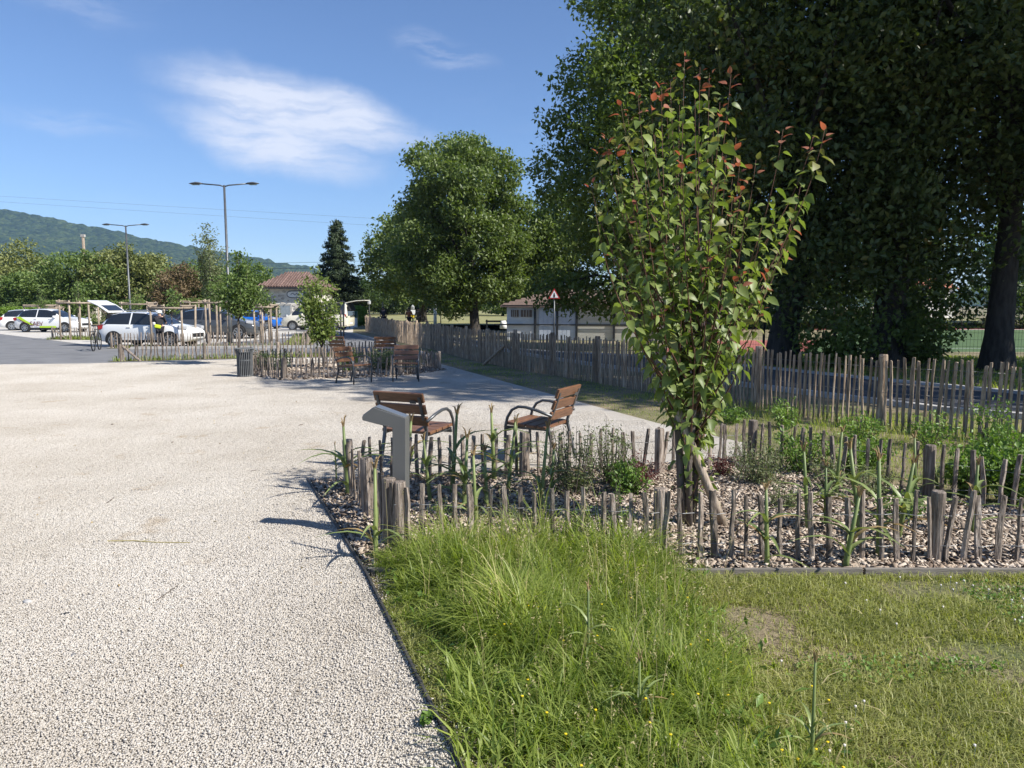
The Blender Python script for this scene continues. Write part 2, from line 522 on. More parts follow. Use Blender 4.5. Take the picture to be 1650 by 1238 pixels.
EDGE = [(1.9, -3.0), (-0.2, 2.61), (-0.94, 4.57), (-2.05, 7.18)]                    # metal edging of the planted corner
GRAVEL = EDGE + [(0.1, 7.68), (1.5, 7.92), (2.75, 8.4), (2.95, 9.2), (2.17, 10.73), (-0.21, 16.77), (-2.8, 23.5), (-5.2, 24.3), (-7.6, 24.2), (-12.02, 22.24), (-15.13, 21.53), (-46, 17.6), (-46, -3)]
sheet('gravel_yard', GRAVEL, 0.008, M['gravel'])
ASPH = [(-60, 14.5), (-46, 17.0), (-15.13, 21.40), (-12.02, 22.1), (-7.6, 24.0), (-5.2, 24.1), (-2.8, 23.4), (-2.9, 24.9), (-4.6, 29.8), (-6.6, 35.6), (-9.4, 43.2), (-11.4, 47.2), (-14.5, 49.0), (-20, 49.6), (-26, 62), (-70, 62)]
sheet('asphalt_road', ASPH, 0.004, M['asphalt'])
sheet('parking_bay', [(-15.0, 29.3), (-15.8, 29.4), (-23.4, 37.0), (-31.6, 45.0), (-50, 56), (-50, 60), (-13, 60), (-10.2, 47), (-10.9, 43.2)], 0.0075, M['bay'])
sheet('far_meadow', [(-70, 75), (-70, 240), (60, 240), (60, 75), (0, 66), (-20, 64)], 0.004, M['meadow'])


def strip(name, pts, w, z, m, parent=None, thick=0.0, follow=True):
    """a ribbon along pts (centre line), following the ground; with thick > 0 a kerb with sides"""
    P = [Vector((x, y, 0)) for x, y in pts]
    mb = MB()
    V = []
    for i, p in enumerate(P):
        d = (P[min(i + 1, len(P) - 1)] - P[max(0, i - 1)]).normalized()
        s = Vector((-d.y, d.x, 0)) * w / 2
        for q in (p + s, p - s):
            h = hgt(q.x, q.y) if follow else 0
            V += [(q.x, q.y, h + z + thick), (q.x, q.y, h + z - 0.15)]
    F = []
    for i in range(len(P) - 1):
        a, b = i * 4, (i + 1) * 4
        F += [(a, a + 2, b + 2, b)]
        if thick:
            F += [(a, b, b + 1, a + 1), (a + 2, a + 3, b + 3, b + 2)]
    if thick:
        F += [(0, 1, 3, 2), (len(V) - 4, len(V) - 2, len(V) - 1, len(V) - 3)]
    mb.add(V, F)
    o = mb.build(name, m, parent)
    return struct(o) if parent is None else o


def offset(pts, d):
    out = []
    P = [Vector((x, y, 0)) for x, y in pts]
    for i, p in enumerate(P):
        t = (P[min(i + 1, len(P) - 1)] - P[max(0, i - 1)]).normalized()
        out.append((p.x + t.y * d, p.y - t.x * d))
    return out


def resample(pts, step):
    P = [Vector((*p, 0)) if len(p) == 2 else Vector(p) for p in pts]
    out, need = [P[0].copy()], step
    for a, b in zip(P, P[1:]):
        L = (b - a).length
        if L < 1e-9:
            continue
        s = 0.0
        while s + need <= L:
            s += need
            out.append(a + (b - a) * (s / L))
            need = step
        need -= (L - s)
    return out


ROADLINE = [(p.x, p.y) for p in resample([(12, 0.5), (9.0, 5.0)] + FENCE[1:], 1.0)]
lane = strip('lane', offset(ROADLINE, 4.25), 3.3, 0.035, M['asphalt_dark'])
for d in (2.50, 6.00):
    strip('kerb', offset(ROADLINE, d), 0.18, 0.03, M['kerb'], None, 0.06)
strip('kerb', [(-2.78, 23.6), (-2.82, 24.9), (-4.52, 29.8), (-6.5, 35.6), (-9.3, 43.2), (-11.3, 47.1), (-14.4, 48.9), (-20, 49.5)], 0.16, 0.0, M['kerb'], None, 0.10)
strip('kerb', [(-15.2, 29.15), (-8.0, 30.4), (-9.5, 36), (-11.5, 44.5)], 0.15, 0.0, M['kerb'], None, 0.10)
strip('kerb', [(-15.05, 29.3), (-12.5, 29.7)], 0.15, 0.0, M['kerb'], None, 0.10)
# metal edging between gravel and planting, and the front edge board of the bed
strip('metal_edging', EDGE, 0.012, 0.008, M['edging'], None, 0.028)
for x0, x1 in ((-0.92, 1.05), (1.06, 2.28), (2.29, 4.35)):
    struct(MB().box(((x0 + x1) / 2, 4.60, -.006), (x1 - x0 - .006, .028, .11), (0, R(random.Random(x0).uniform(-.3, .3)), 0)).build('edge_board', M['edge_board'], bevel=.004))

# sports ground beyond the lane
FZ = -0.47


def field_sheet(name, poly, dz, m):
    return sheet(name, poly, FZ + dz, m)


field_sheet('running_track', [(4.5, 30.2), (12.5, 24.2), (60, 24.2), (75, 46), (12, 46)], 0.02, M['track'])
field_sheet('running_track', [(25, 66.8), (85, 66.8), (88, 70.5), (24, 70.5)], 0.02, M['track'])
field_sheet('sports_pitch', [(13.0, 33.0), (15.2, 24.9), (70, 24.9), (80, 66), (30, 66)], 0.035, M['field'])
for a, b, w in (((14.5, 26.3), (24, 31.5), .10), ((14.5, 26.3), (30, 26.2), .10), ((24, 31.5), (44, 42), .10), ((29.5, 65.6), (80, 65.6), .5), ((17.0, 37.0), (60, 37.6), .09)):
    d = (Vector((*b, 0)) - Vector((*a, 0)))
    n = Vector((-d.y, d.x, 0)).normalized() * w / 2
    struct(MB().add([Vector((*a, FZ + .04)) + n, Vector((*a, FZ + .04)) - n, Vector((*b, FZ + .04)) - n, Vector((*b, FZ + .04)) + n], [(0, 1, 2, 3)]).build('pitch_line', M['white_paint']))


# wooded hill range on the horizon
def vnoise(x, y, seed=0):
    r = np.random.RandomState(seed)
    T = r.rand(256, 256)
    xi, yi = np.floor(x).astype(int), np.floor(y).astype(int)
    fx, fy = x - xi, y - yi
    fx, fy = fx * fx * (3 - 2 * fx), fy * fy * (3 - 2 * fy)
    g = lambda a, b: T[a & 255, b & 255]
    return (g(xi, yi) * (1 - fx) + g(xi + 1, yi) * fx) * (1 - fy) + (g(xi, yi + 1) * (1 - fx) + g(xi + 1, yi + 1) * fx) * fy


def hills():
    Yr = 2200.0
    sky = [(-1500, 318), (-600, 316), (-200, 318), (0, 338), (100, 355), (200, 375), (300, 397), (400, 414), (500, 432), (600, 456), (700, 468), (900, 478), (1400, 470), (2600, 470)]
    xs = np.concatenate([np.arange(-2600, 420, 7.0), np.arange(420, 3200, 40)])
    ys = np.concatenate([np.linspace(1050, 2300, 150), np.linspace(2340, 3250, 12)])
    rx = [(p - 825) / FPX * Yr for p, _ in sky]
    rz = [CAM_H + (492 - q) / FPX * Yr for _, q in sky]
    X, Y = np.meshgrid(xs, ys)
    ridge = np.interp(X, rx, rz)
    t = np.clip((Y - 1080) / (Yr - 1080), 0, 1)
    up = t ** 1.25 * (1 - .10 * np.sin(t * 9) * (1 - t))
    down = np.clip(1 - (Y - Yr) / 1000, 0, 1)
    Z = ridge * np.where(Y < Yr, up, down)
    Z += (vnoise(X / 260 + 3, Y / 260, 1) - .5) * 46 * np.minimum(t * 2, 1) * (1 - t) + (vnoise(X / 85, Y / 85, 2) - .5) * 14 * (1 - t * .8)
    Z += (vnoise(X / 11, Y / 13, 3) + vnoise(X / 19, Y / 21, 4) - 1) * 7.5 * np.minimum(t * 8, 1)
    Z = np.where(t <= 0.0, -1, Z)
    n = len(xs)
    i, j = np.meshgrid(np.arange(n - 1), np.arange(len(ys) - 1))
    a = (j * n + i).ravel()
    me = np_mesh('hills', np.stack([X.ravel(), Y.ravel(), Z.ravel()], 1), np.stack([a, a + 1, a + n + 1, a + n], 1), M['hill'])
    me.shade_smooth()
    struct(obj('hills', me))


hills()
# the air between here and the hills
hz = MB().box((0, 60, 187), (7000, 7000, 379)).build('haze')
hm = bpy.data.materials.new('valley_air')
hm.use_nodes = True
t_ = NT(hm.node_tree)
t_.n.remove(t_.n['Principled BSDF'])
pv = t_.new('ShaderNodeVolumePrincipled', in_={'Color': (.42, .64, 1.0, 1), 'Density': 0.00012, 'Anisotropy': 0.1})
t_.l.new(pv.outputs[0], t_.n['Material Output'].inputs['Volume'])
hz.data.materials.append(hm)
tag(hz, 'thin blue haze filling the valley air up to the hills', 'haze', kind='stuff')


# ------------------------------------------------------------------ trees and shrubs
def unit(rs, n):
    v = rs.normal(size=(n, 3))
    return v / np.linalg.norm(v, axis=1, keepdims=True)


def leaf_cloud(C, size, rs, up=0.5, aspect=0.55, fold=0.25):
    """one folded two-triangle leaf at each point of C"""
    n = len(C)
    d = unit(rs, n)
    d[:, 2] -= 0.25
    d /= np.linalg.norm(d, axis=1, keepdims=True)
    nn = unit(rs, n) + np.array([0, 0, up * 2])
    s = np.cross(nn, d)
    s /= np.linalg.norm(s, axis=1, keepdims=True) + 1e-9
    nn = np.cross(d, s)
    sz = (size * rs.uniform(.65, 1.3, n))[:, None]
    a = C - d * sz * .5
    b = C + d * sz * .5
    w = sz * aspect * .5
    l = C + s * w + nn * w * fold * 2
    r = C - s * w + nn * w * fold * 2
    V = np.stack([a, l, b, r], 1).reshape(-1, 3)
    k = np.arange(n)[:, None] * 4
    F = np.concatenate([k + np.array([[0, 2, 1]]), k + np.array([[0, 3, 2]])], 1).reshape(-1, 3)
    return V, F


def lobes_in(c, r, n, rs, lr):
    """n lobes spread over an ellipsoid of centre c and radii r"""
    out = []
    for k in range(n):
        # even spread with jitter: golden spiral directions
        z = 1 - 2 * (k + .5) / n
        a = k * 2.39996 + rs.uniform(-.4, .4)
        q = math.sqrt(max(0, 1 - z * z))
        f = rs.uniform(.62, .86)
        p = np.array(c) + np.array([math.cos(a) * q, math.sin(a) * q, z]) * np.array(r) * f
        out.append((p, lr * rs.uniform(.7, 1.25)))
    out.append((np.array(c), lr * 1.3))
    return out


def crown_pts(lobes, n, rs, squash=.8, shell=.35):
    w = np.array([q[1] ** 2 for q in lobes])
    idx = rs.choice(len(lobes), n, p=w / w.sum())
    c = np.array([q[0] for q in lobes])[idx]
    r = np.array([q[1] for q in lobes])[idx][:, None]
    # leaves sit in small sprays, so the outline is ragged and gaps stay open
    u = unit(rs, n) * (rs.rand(n, 1) ** shell)
    return c + u * r * np.array([1, 1, squash])


def sprays(P, rs, per, rad):
    """replace each point by a little spray of points"""
    Q = np.repeat(P, per, 0)
    off = rs.normal(size=Q.shape) * rad * np.array([1, 1, .6])
    return Q + off


def tree(name, label, base, h, cr, cb, tr, nl, ls, seed, lm, bark='bark', cat='tree', nlob=22, lr=None, lean=(0, 0), centre=None, ry=None, up=.5, squash=.8, per=14, spray=.32, group=None, vis_limbs=9, extra=()):
    rs = np.random.RandomState(seed)
    root = thing(name, label, cat, base, 0, group)
    cx, cy = centre or lean
    rz = (h - cb) / 2
    lobes = lobes_in((cx, cy, cb + rz), (cr, ry or cr, rz), nlob, rs, lr or cr * .42)
    lobes += [(np.array(p), r) for p, r in extra]
    mb = MB()
    top = Vector((cx * .7, cy * .7, h * .72))
    path = [Vector((0, 0, -.15)), Vector((0, 0, .1)), Vector((0, 0, h * .06))]
    rad = [tr * 1.65, tr * 1.35, tr]
    for k in range(1, 7):
        t = k / 6
        path.append(Vector((0, 0, h * .06)).lerp(top, t) + Vector((rs.uniform(-1, 1), rs.uniform(-1, 1), 0)) * tr * .5 * (k < 6))
        rad.append(tr * (1 - .82 * t))
    mb.tube(path, rad, 10)
    for p, r in lobes[:vis_limbs * 2] + [(np.array(p), r) for p, r in extra]:
        p = Vector(p)
        t = max(.18, min(.85, (p.z / h) * .62))
        s = path[2].lerp(top, t * .9)
        mid = s.lerp(p, .5) + Vector((0, 0, (p - s).length * .10))
        mb.tube([s, mid, p, p + (p - mid) * .4], [tr * .34 * (1 - t * .5), tr * .22, tr * .10, tr * .03], 5)
    mb.build('trunk', M[bark], root, smooth=True)
    P = sprays(crown_pts(lobes, max(1, nl // per), rs, squash), rs, per, spray)
    P = P[P[:, 2] > .25]
    V, F = leaf_cloud(P, ls, rs, up)
    obj('crown', np_mesh('crown', V, F, M[lm]), root)
    return root


def gz(x, y):
    return (x, y, hgt(x, y))


# broad trees along the lane
tree('lime_tree', 'tall dark broadleaf tree with its trunk in front of the white shed', gz(6.5, 36.0), 19.5, 5.4, 1.7, .34, 66000, .25, 11, 'lime', centre=(.3, .5), nlob=36, lr=2.1,
     extra=[(tuple(A(px, py, Y) - Vector(gz(6.5, 36.0))), r) for px, py, Y, r in ((885, 462, 38.5, 1.2), (925, 470, 38, 1.2), (965, 470, 37, 1.3), (1000, 485, 36, 1.1), (900, 490, 39, .75), (940, 495, 38, .8), (985, 500, 36.5, .7), (1050, 470, 34, 1.2))])
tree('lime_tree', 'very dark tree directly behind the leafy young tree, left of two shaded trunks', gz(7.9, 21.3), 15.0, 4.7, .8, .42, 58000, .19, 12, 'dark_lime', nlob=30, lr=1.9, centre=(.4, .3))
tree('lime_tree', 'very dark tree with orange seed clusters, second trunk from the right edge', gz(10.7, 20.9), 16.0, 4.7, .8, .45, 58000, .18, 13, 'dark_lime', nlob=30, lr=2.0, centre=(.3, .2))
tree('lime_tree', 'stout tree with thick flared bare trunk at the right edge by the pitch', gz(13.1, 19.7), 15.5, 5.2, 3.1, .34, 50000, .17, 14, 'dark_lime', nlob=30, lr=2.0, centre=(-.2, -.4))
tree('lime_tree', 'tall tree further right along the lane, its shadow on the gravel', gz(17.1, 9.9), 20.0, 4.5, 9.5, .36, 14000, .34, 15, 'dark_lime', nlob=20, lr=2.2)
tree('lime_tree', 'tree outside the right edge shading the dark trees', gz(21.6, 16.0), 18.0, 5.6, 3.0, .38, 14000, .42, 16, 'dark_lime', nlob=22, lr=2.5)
tree('lime_tree', 'large rounded sunlit tree standing alone against the sky in the middle', gz(-2.8, 55.0), 15.4, 5.2, 1.0, .36, 64000, .28, 17, 'lime_pale', centre=(-.9, 0), nlob=34, lr=1.8, spray=.28, ry=5.6)
tree('lime_tree', 'tree half hidden behind the left side of the large rounded middle tree', gz(-9.3, 77.0), 11.6, 5.6, 2.0, .34, 26000, .38, 18, 'lime_pale', nlob=24, lr=2.6)
tree('lime_tree', 'dark tree filling the gap right of the rounded middle tree', gz(3.2, 62.0), 11.5, 4.6, 1.5, .3, 22000, .33, 19, 'lime_pale', nlob=20, lr=2.0)
tree('lime_tree', 'tree beyond the running track seen between the dark trunks', gz(21.0, 70.0), 11, 5.5, 1.2, .3, 11000, .5, 21, 'fresh', nlob=16, lr=2.4)
tree('lime_tree', 'tree beyond the far touchline just left of the right edge trunk', gz(38.0, 74.0), 13, 6.5, 1.2, .3, 11000, .55, 22, 'far_leaf', nlob=16, lr=2.8)
tree('lime_tree', 'tree beyond the pitch at the right edge of the view', gz(53.0, 74.0), 12, 6.5, 1.0, .3, 11000, .55, 23, 'fresh', nlob=16, lr=2.8)
tree('lime_tree', 'tree behind the long shed and the red track', gz(12.0, 60.0), 12, 5.2, 1.5, .3, 14000, .4, 24, 'lime', nlob=18, lr=2.2)
tree('lime_tree', 'distant tree far behind the shady right trunks', gz(30.0, 82.0), 14, 7, 1.0, .3, 10000, .6, 25, 'lime', nlob=16, lr=3)

# trees behind the car park, left to right
tree('park_tree', 'spreading olive tinted tree at the far left edge below the hill', A(22, 505, 78).xy.to_3d(), 7.40, 5.6, 1.0, .25, 14000, .33, 31, 'olive', nlob=18, lr=2.0)
tree('park_tree', 'light green lower tree beside the olive tree at far left', A(62, 505, 72).xy.to_3d(), 4.82, 3.3, .5, .16, 9000, .30, 32, 'fresh', nlob=14, lr=1.3)
tree('park_tree', 'rounded green tree below the tall bare mast', A(132, 505, 70).xy.to_3d(), 6.71, 3.7, .6, .18, 12000, .30, 33, 'fresh', nlob=16, lr=1.4)
tree('park_tree', 'sunny yellow green tree just left of the far street lamp', A(193, 505, 72).xy.to_3d(), 7.74, 3.4, .8, .2, 12000, .31, 34, 'olive', nlob=16, lr=1.4)
tree('park_tree', 'brownish green tree just right of the far street lamp', A(243, 505, 74).xy.to_3d(), 7.22, 3.0, .8, .2, 10000, .31, 35, 'olive', nlob=14, lr=1.3)
tree('park_tree', 'half withered brown tree behind the dark cars', A(285, 505, 66).xy.to_3d(), 5.42, 1.9, .4, .13, 5000, .24, 36, 'brown_leaf', nlob=12, lr=.8)
tree('park_tree', 'bushy green tree between the brown tree and the near street lamp', A(330, 505, 70).xy.to_3d(), 5.85, 3.4, .3, .16, 11000, .28, 37, 'fresh', nlob=16, lr=1.3)
tree('park_tree', 'wide green tree behind the near street lamp, left of the tiled roof', A(400, 505, 80).xy.to_3d(), 5.50, 3.6, .3, .16, 10000, .32, 38, 'fresh', nlob=16, lr=1.5)
tree('park_tree', 'dim blue green trees far behind the hedge, left of the middle tree', A(590, 500, 130).xy.to_3d(), 5.8, 8.5, .2, .2, 11000, .5, 39, 'far_leaf', nlob=18, lr=2.6)
tree('park_tree', 'far dim tree at the meadow edge under the middle tree', A(650, 500, 150).xy.to_3d(), 6.5, 9.5, .2, .2, 11000, .55, 40, 'far_leaf', nlob=18, lr=2.8)
tree('park_tree', 'far tree at the meadow edge behind the two big trunks', A(730, 500, 140).xy.to_3d(), 7, 9.5, .2, .2, 11000, .55, 41, 'far_leaf', nlob=18, lr=2.8)
tree('park_tree', 'far tree at the meadow edge left of the shed', A(810, 500, 120).xy.to_3d(), 6.5, 7.0, .2, .2, 9000, .45, 42, 'fresh', nlob=16, lr=2.4)


def conifer(name, label, base, h, r, n, seed):
    rs = np.random.RandomState(seed)
    root = thing(name, label, 'tree', base)
    mb = MB().tube([(0, 0, -.1), (0, 0, h * .5), (0, 0, h)], [.22, .13, .02], 8)
    P = []
    for z in np.arange(h * .12, h * .98, h * .035):
        rr = r * (1 - z / h) ** .8 + .12
        for a in rs.uniform(0, 6.28, 7):
            L = rr * rs.uniform(.75, 1.15)
            e = Vector((math.cos(a) * L, math.sin(a) * L, z - L * .22))
            mb.tube([(0, 0, z), e * .55 + Vector((0, 0, z * .45 + L * .02)), e], [.045, .03, .008], 4)
            k = max(4, int(n * L / r / 180))
            tt = rs.rand(k)[:, None] ** .7
            q = np.array([[0, 0, z]]) * (1 - tt) + np.array([list(e)]) * tt
            P.append(q + rs.normal(size=(k, 3)) * np.array([.16, .16, .10]))
    mb.build('trunk', M['bark'], root, smooth=True)
    V, F = leaf_cloud(np.concatenate(P), .30, rs, .2, .35)
    obj('crown', np_mesh('crown', V, F, M['needle']), root)
    return root


conifer('spruce_tree', 'dark pointed spruce behind the tiled roof house', A(546, 505, 74).xy.to_3d(), 10.3, 3.3, 60000, 51)


def young_tree(name, label, base, h, cr, cb, n, ls, seed, lm, tr=.035, split=3, lean=0.0, per=8, spray=.12):
    """a planted young tree: thin stems forking into upright shoots, leaves along them"""
    rs = np.random.RandomState(seed)
    root = thing(name, label, 'tree', base)
    mb = MB()
    fork = Vector((lean * .4, 0, cb))
    mb.tube([(0, 0, -.05), (lean * .15, .01, cb * .5), fork], [tr * 1.3, tr, tr * .9], 7)
    P = []
    for k in range(split * 6):
        a = rs.uniform(0, 6.283)
        hh = cb + (h - cb) * rs.uniform(.35, 1.0) ** .8
        prof = math.sin(min(1, (hh - cb) / (h - cb)) * 2.6 + .35)
        rr = cr * rs.uniform(.3, 1.0) * max(.15, prof)
        e = Vector((lean + math.cos(a) * rr, math.sin(a) * rr, hh))
        mid = fork.lerp(e, .5) + Vector((math.cos(a), math.sin(a), -.2)) * rr * .18
        mb.tube([fork, mid, e], [tr * .5, tr * .28, tr * .06], 5)
        k2 = max(2, int(n / (split * 6) / per))
        tt = rs.uniform(.15, 1.03, k2)
        for t in tt:
            P.append(fork.lerp(mid, t * 2) if t < .5 else mid.lerp(e, t * 2 - 1))
    mb.build('trunk', M['bark_young'], root, smooth=True)
    V, F = leaf_cloud(sprays(np.array([list(p) for p in P]), rs, per, spray), ls, rs, .3, .6)
    obj('crown', np_mesh('crown', V, F, M[lm]), root)
    return root


young_tree('young_tree', 'young leafy tree growing behind the grey litter bin', G(386, 590), 3.35, .80, 1.35, 3600, .10, 61, 'fresh', lean=.05)
young_tree('young_tree', 'young tree with tapering leafy crown in the second fenced bed', (-5.15, 20.0, 0), 2.8, .62, .6, 3000, .10, 62, 'pear', lean=-.15)
young_tree('young_birch', 'slender airy birch in a stake frame below the near street lamp', A(343, 540, 40).xy.to_3d(), 6.0, 1.35, 1.6, 4200, .12, 63, 'grey_leaf', tr=.045)
for k, (px, Y, h, lb) in enumerate(((128, 37.5, 3.1, 'thin sapling inside the many-post stake frame near the lettered car'), (278, 30.6, 2.6, 'thin sapling inside the stake frame before the white hatchback'),
                                    (427, 33.5, 2.9, 'thin sapling inside the stake frame beside the blue car'), (70, 52, 3.2, 'thin sapling in the stake frame behind the lettered car'),
                                    (352, 36.5, 3.0, 'thin sapling inside the stake frame before the dark sport utility car'), (226, 46.5, 3.0, 'thin sapling in the stake frame under the far street lamp'))):
    young_tree('sapling', lb, A(px, 540, Y).xy.to_3d(), h, .5, 1.3, 420, .11, 70 + k, 'fresh', tr=.018, split=2)


def shrub(name, label, loc, h, r, n, ls, seed, lm, stems=14, aspect=.4, up=.4, openness=1.0, cat='shrub', per=6):
    rs = np.random.RandomState(seed)
    root = thing(name, label, cat, loc)
    mb = MB()
    P = []
    for k in range(stems):
        a = rs.uniform(0, 6.283)
        rr = r * rs.uniform(.25, 1.0)
        e = Vector((math.cos(a) * rr, math.sin(a) * rr, h * rs.uniform(.55, 1.0) * (1 - .35 * (rr / r) ** 2)))
        s = Vector((math.cos(a), math.sin(a), 0)) * r * .08
        mid = s.lerp(e, .5) + Vector((math.cos(a) * r * .1, math.sin(a) * r * .1, 0))
        mb.tube([s, mid, e], [.006, .0045, .0015], 4)
        k2 = max(3, int(n / stems / per))
        for t in rs.uniform(.12, 1.0, k2):
            P.append(s.lerp(mid, t * 2) if t < .5 else mid.lerp(e, t * 2 - 1))
    mb.build('stem', M['bark_young'], root)
    Q = sprays(np.array([list(p) for p in P]), rs, per, r * .13 * openness)
    Q[:, 2] = np.maximum(Q[:, 2], .012)
    V, F = leaf_cloud(Q, ls, rs, up, aspect)
    obj('foliage', np_mesh('foliage', V, F, M[lm]), root)
    return root


# shrubs of the front bed
for nm, lb, px, py, h, r, n, ls, sd, lm, st, asp in (
        ('grey_shrub', 'airy grey green shrub in the bed in front of the side-on chair', 925, 800, .78, .32, 2000, .036, 81, 'grey_leaf', 24, .35),
        ('upright_shrub', 'upright thin grey green shrub between the side-on chair and the young tree', 985, 785, .80, .24, 1500, .034, 82, 'grey_leaf', 20, .35),
        ('green_shrub', 'small glossy dark green shrub left of the young tree', 1015, 800, .40, .24, 1300, .040, 83, 'bush', 16, .5),
        ('red_shrub', 'low wine red shrub behind the glossy green one', 1030, 782, .36, .26, 1300, .026, 84, 'red_leaf', 20, .4),
        ('red_shrub', 'small wine red shrub right behind the young tree trunk', 1165, 770, .30, .20, 700, .026, 85, 'red_leaf', 14, .4),
        ('grey_shrub', 'dense grey green dome shrub right of the young tree', 1222, 782, .50, .36, 3000, .028, 86, 'grey_leaf', 30, .35),
        ('green_shrub', 'bright green bush behind the dense grey dome shrub', 1290, 765, .60, .34, 1300, .045, 87, 'bush', 20, .55),
        ('green_shrub', 'spreading bright green bush before the short back pickets', 1385, 765, .45, .36, 1800, .045, 88, 'bush', 24, .55),
        ('grey_shrub', 'olive wispy shrub below the spreading green bush', 1405, 800, .36, .32, 1700, .026, 89, 'grey_leaf', 24, .35),
        ('leafy_shrub', 'tall leafy shrub in front of the bed post near the right edge', 1560, 800, .58, .34, 1500, .055, 90, 'bush', 18, .6),
        ('leafy_shrub', 'leafy shrub cut by the right edge of the picture', 1632, 815, .55, .30, 1100, .055, 91, 'bush', 16, .6),
        ('low_shrub', 'low loose green shrub at the left foot of the front bed post', 1452, 838, .30, .22, 700, .034, 201, 'bush', 12, .45),
        ('low_shrub', 'low grey shrub in the middle of the bed right of the slanting stake', 1262, 822, .26, .20, 800, .028, 202, 'grey_leaf', 14, .35),
        ('low_shrub', 'wispy olive plant between the alliums and the back pickets', 1335, 790, .38, .22, 900, .03, 203, 'grey_leaf', 14, .35),
        ('weed_plant', 'small green weed tuft behind the left front pickets', 720, 852, .28, .13, 260, .03, 204, 'bush', 8, .3),
        ('weed_plant', 'thin green weed in front of the airy grey shrub', 862, 858, .34, .12, 240, .028, 205, 'grey_leaf', 8, .3),
        ('weed_plant', 'yellowish weed among the pickets below the red shrub', 935, 868, .40, .14, 300, .03, 206, 'bush', 9, .3),
        ('leafy_shrub', 'leafy green shrub between the bed post and the right edge', 1598, 770, .62, .36, 1300, .05, 207, 'bush', 18, .55),
        ('weed_plant', 'weedy green plant among the front pickets left of the grass gap', 985, 880, .55, .16, 420, .030, 92, 'bush', 9, .3)):
    shrub(nm, lb, G(px, py), h, r, n, ls, sd, lm, st, asp)
# bushes between the bed and the tall paling, and at the paling's foot
for k, (lb, px, py, h, r, lm) in enumerate((
        ('bush with mixed leaves at the foot of the tall paling above the grey dome shrub', 1265, 690, .38, .45, 'bush'), ('bush at the foot of the tall paling behind the young tree', 1180, 682, .30, .40, 'bush'),
        ('rough bush beside the thick paling post', 1385, 712, .40, .5, 'bush'), ('rough bush right of the thick paling post', 1500, 722, .42, .5, 'bush'), ('rough leafy bush at the right edge before the tall paling', 1600, 728, .62, .5, 'bush'))):
    shrub('rough_bush', lb, G(px, py), h * 1.2, r * .75, 650, .05, 100 + k, lm, 13, .5)
# second bed
for k, (lb, x, y, h, r, lm) in enumerate((
        ('dark evergreen shrub behind the left pickets of the second bed', -6.35, 19.4, .62, .62, 'needle'), ('bright green shrub beside the second young tree', -4.3, 19.3, .62, .34, 'bush'),
        ('grey green shrub in the second bed behind the side-facing chair', -3.5, 19.6, .72, .50, 'grey_leaf'), ('grey green shrub at the right end of the second bed', -2.75, 19.4, .70, .42, 'grey_leaf'))):
    shrub('bed_shrub', lb, (x, y, 0), h, r, 1700, .06, 120 + k, lm, 20, .45)
# ivy-like undergrowth at the dark trunks
for k, (lb, x, y, h, r) in enumerate((('leafy undergrowth at the foot of the dark trunks', 9.0, 20.0, 2.3, 1.5), ('leafy bush between the dark trunks and the pitch', 11.6, 20.6, 2.6, 1.1))):
    shrub('undergrowth', lb, (x, y, hgt(x, y)), h, r, 2600, .15, 130 + k, 'lime', 26, .6)
# clipped hedge ball and hedges
for nm, lb, c, rad, n, ls, lm, sd in (
        ('hedge_ball', 'round bright green clipped hedge behind the camper van', A(572, 506, 62), (1.15, 1.0, 1.0), 9000, .10, 'hedge', 140),
        ('hedge', 'clipped hedge in front of the red roofed shed at far left', A(20, 505, 66), (4.5, 1.0, .95), 9000, .16, 'hedge', 141),
        ('hedge', 'dark hedge running behind the parked cars on the left', A(165, 507, 68), (11.0, 1.2, 1.3), 15000, .20, 'fresh', 142),
        ('hedge', 'hedge behind the dark cars and blue car', A(330, 505, 66), (8.0, 1.1, 1.4), 12000, .20, 'fresh', 143),
        ('hedge', 'long hedge closing off the far side of the sports pitch', Vector((42, 68.5, 0)), (34.0, 1.2, 2.4), 18000, .40, 'far_leaf', 144)):
    rs = np.random.RandomState(sd)
    u = unit(rs, n)
    u = np.sign(u) * np.abs(u) ** .6
    P = u * (rs.rand(n, 1) ** .18) * np.array(rad) * .86
    P[:, 2] += rad[2] * .86
    root = thing(nm, lb, 'hedge', (c.x, c.y, hgt(c.x, c.y)))
    V, F = leaf_cloud(P, ls, rs, .3, .6)
    obj('foliage', np_mesh('foliage', V, F, M[lm]), root)
    for k in range(5):
        x = (k - 2) / 2.5 * rad[0] * .8
        MB().tube([(x, 0, -.05), (x + .05, .02, rad[2])], [.06, .03], 6).build('stem', M['bark'], root)


# ------------------------------------------------------------------ fences of split chestnut pales
def pale_meshes(w, seed, m, n=8):
    out = []
    rnd = random.Random(seed)
    for k in range(n):
        mb = MB()
        a0 = rnd.uniform(0, 6)
        base = [(a0 + 2 * math.pi * (j + rnd.uniform(-.25, .25)) / 5, rnd.uniform(.75, 1.15)) for j in range(5)]
        dx = dy = 0.0
        V = []
        zs = (-.10, .22, .48, .75, 1.0)
        for i, z in enumerate(zs):
            s = w * .5 * rnd.uniform(.88, 1.1) * (.86 if i == 4 else 1)
            V += [(dx + math.cos(a) * s * q * 1.15, dy + math.sin(a) * s * q * .8, z + (rnd.uniform(-.012, .012) if i == 4 else 0)) for a, q in base]
            dx += rnd.uniform(-.14, .14) * w * 2
            dy += rnd.uniform(-.10, .10) * w * 2
        F = [(i * 5 + j, i * 5 + (j + 1) % 5, i * 5 + 5 + (j + 1) % 5, i * 5 + 5 + j) for i in range(4) for j in range(5)] + [tuple(20 + j for j in range(5))]
        mb.add(V, F)
        out.append(mb.mesh('picket', m))
    return out


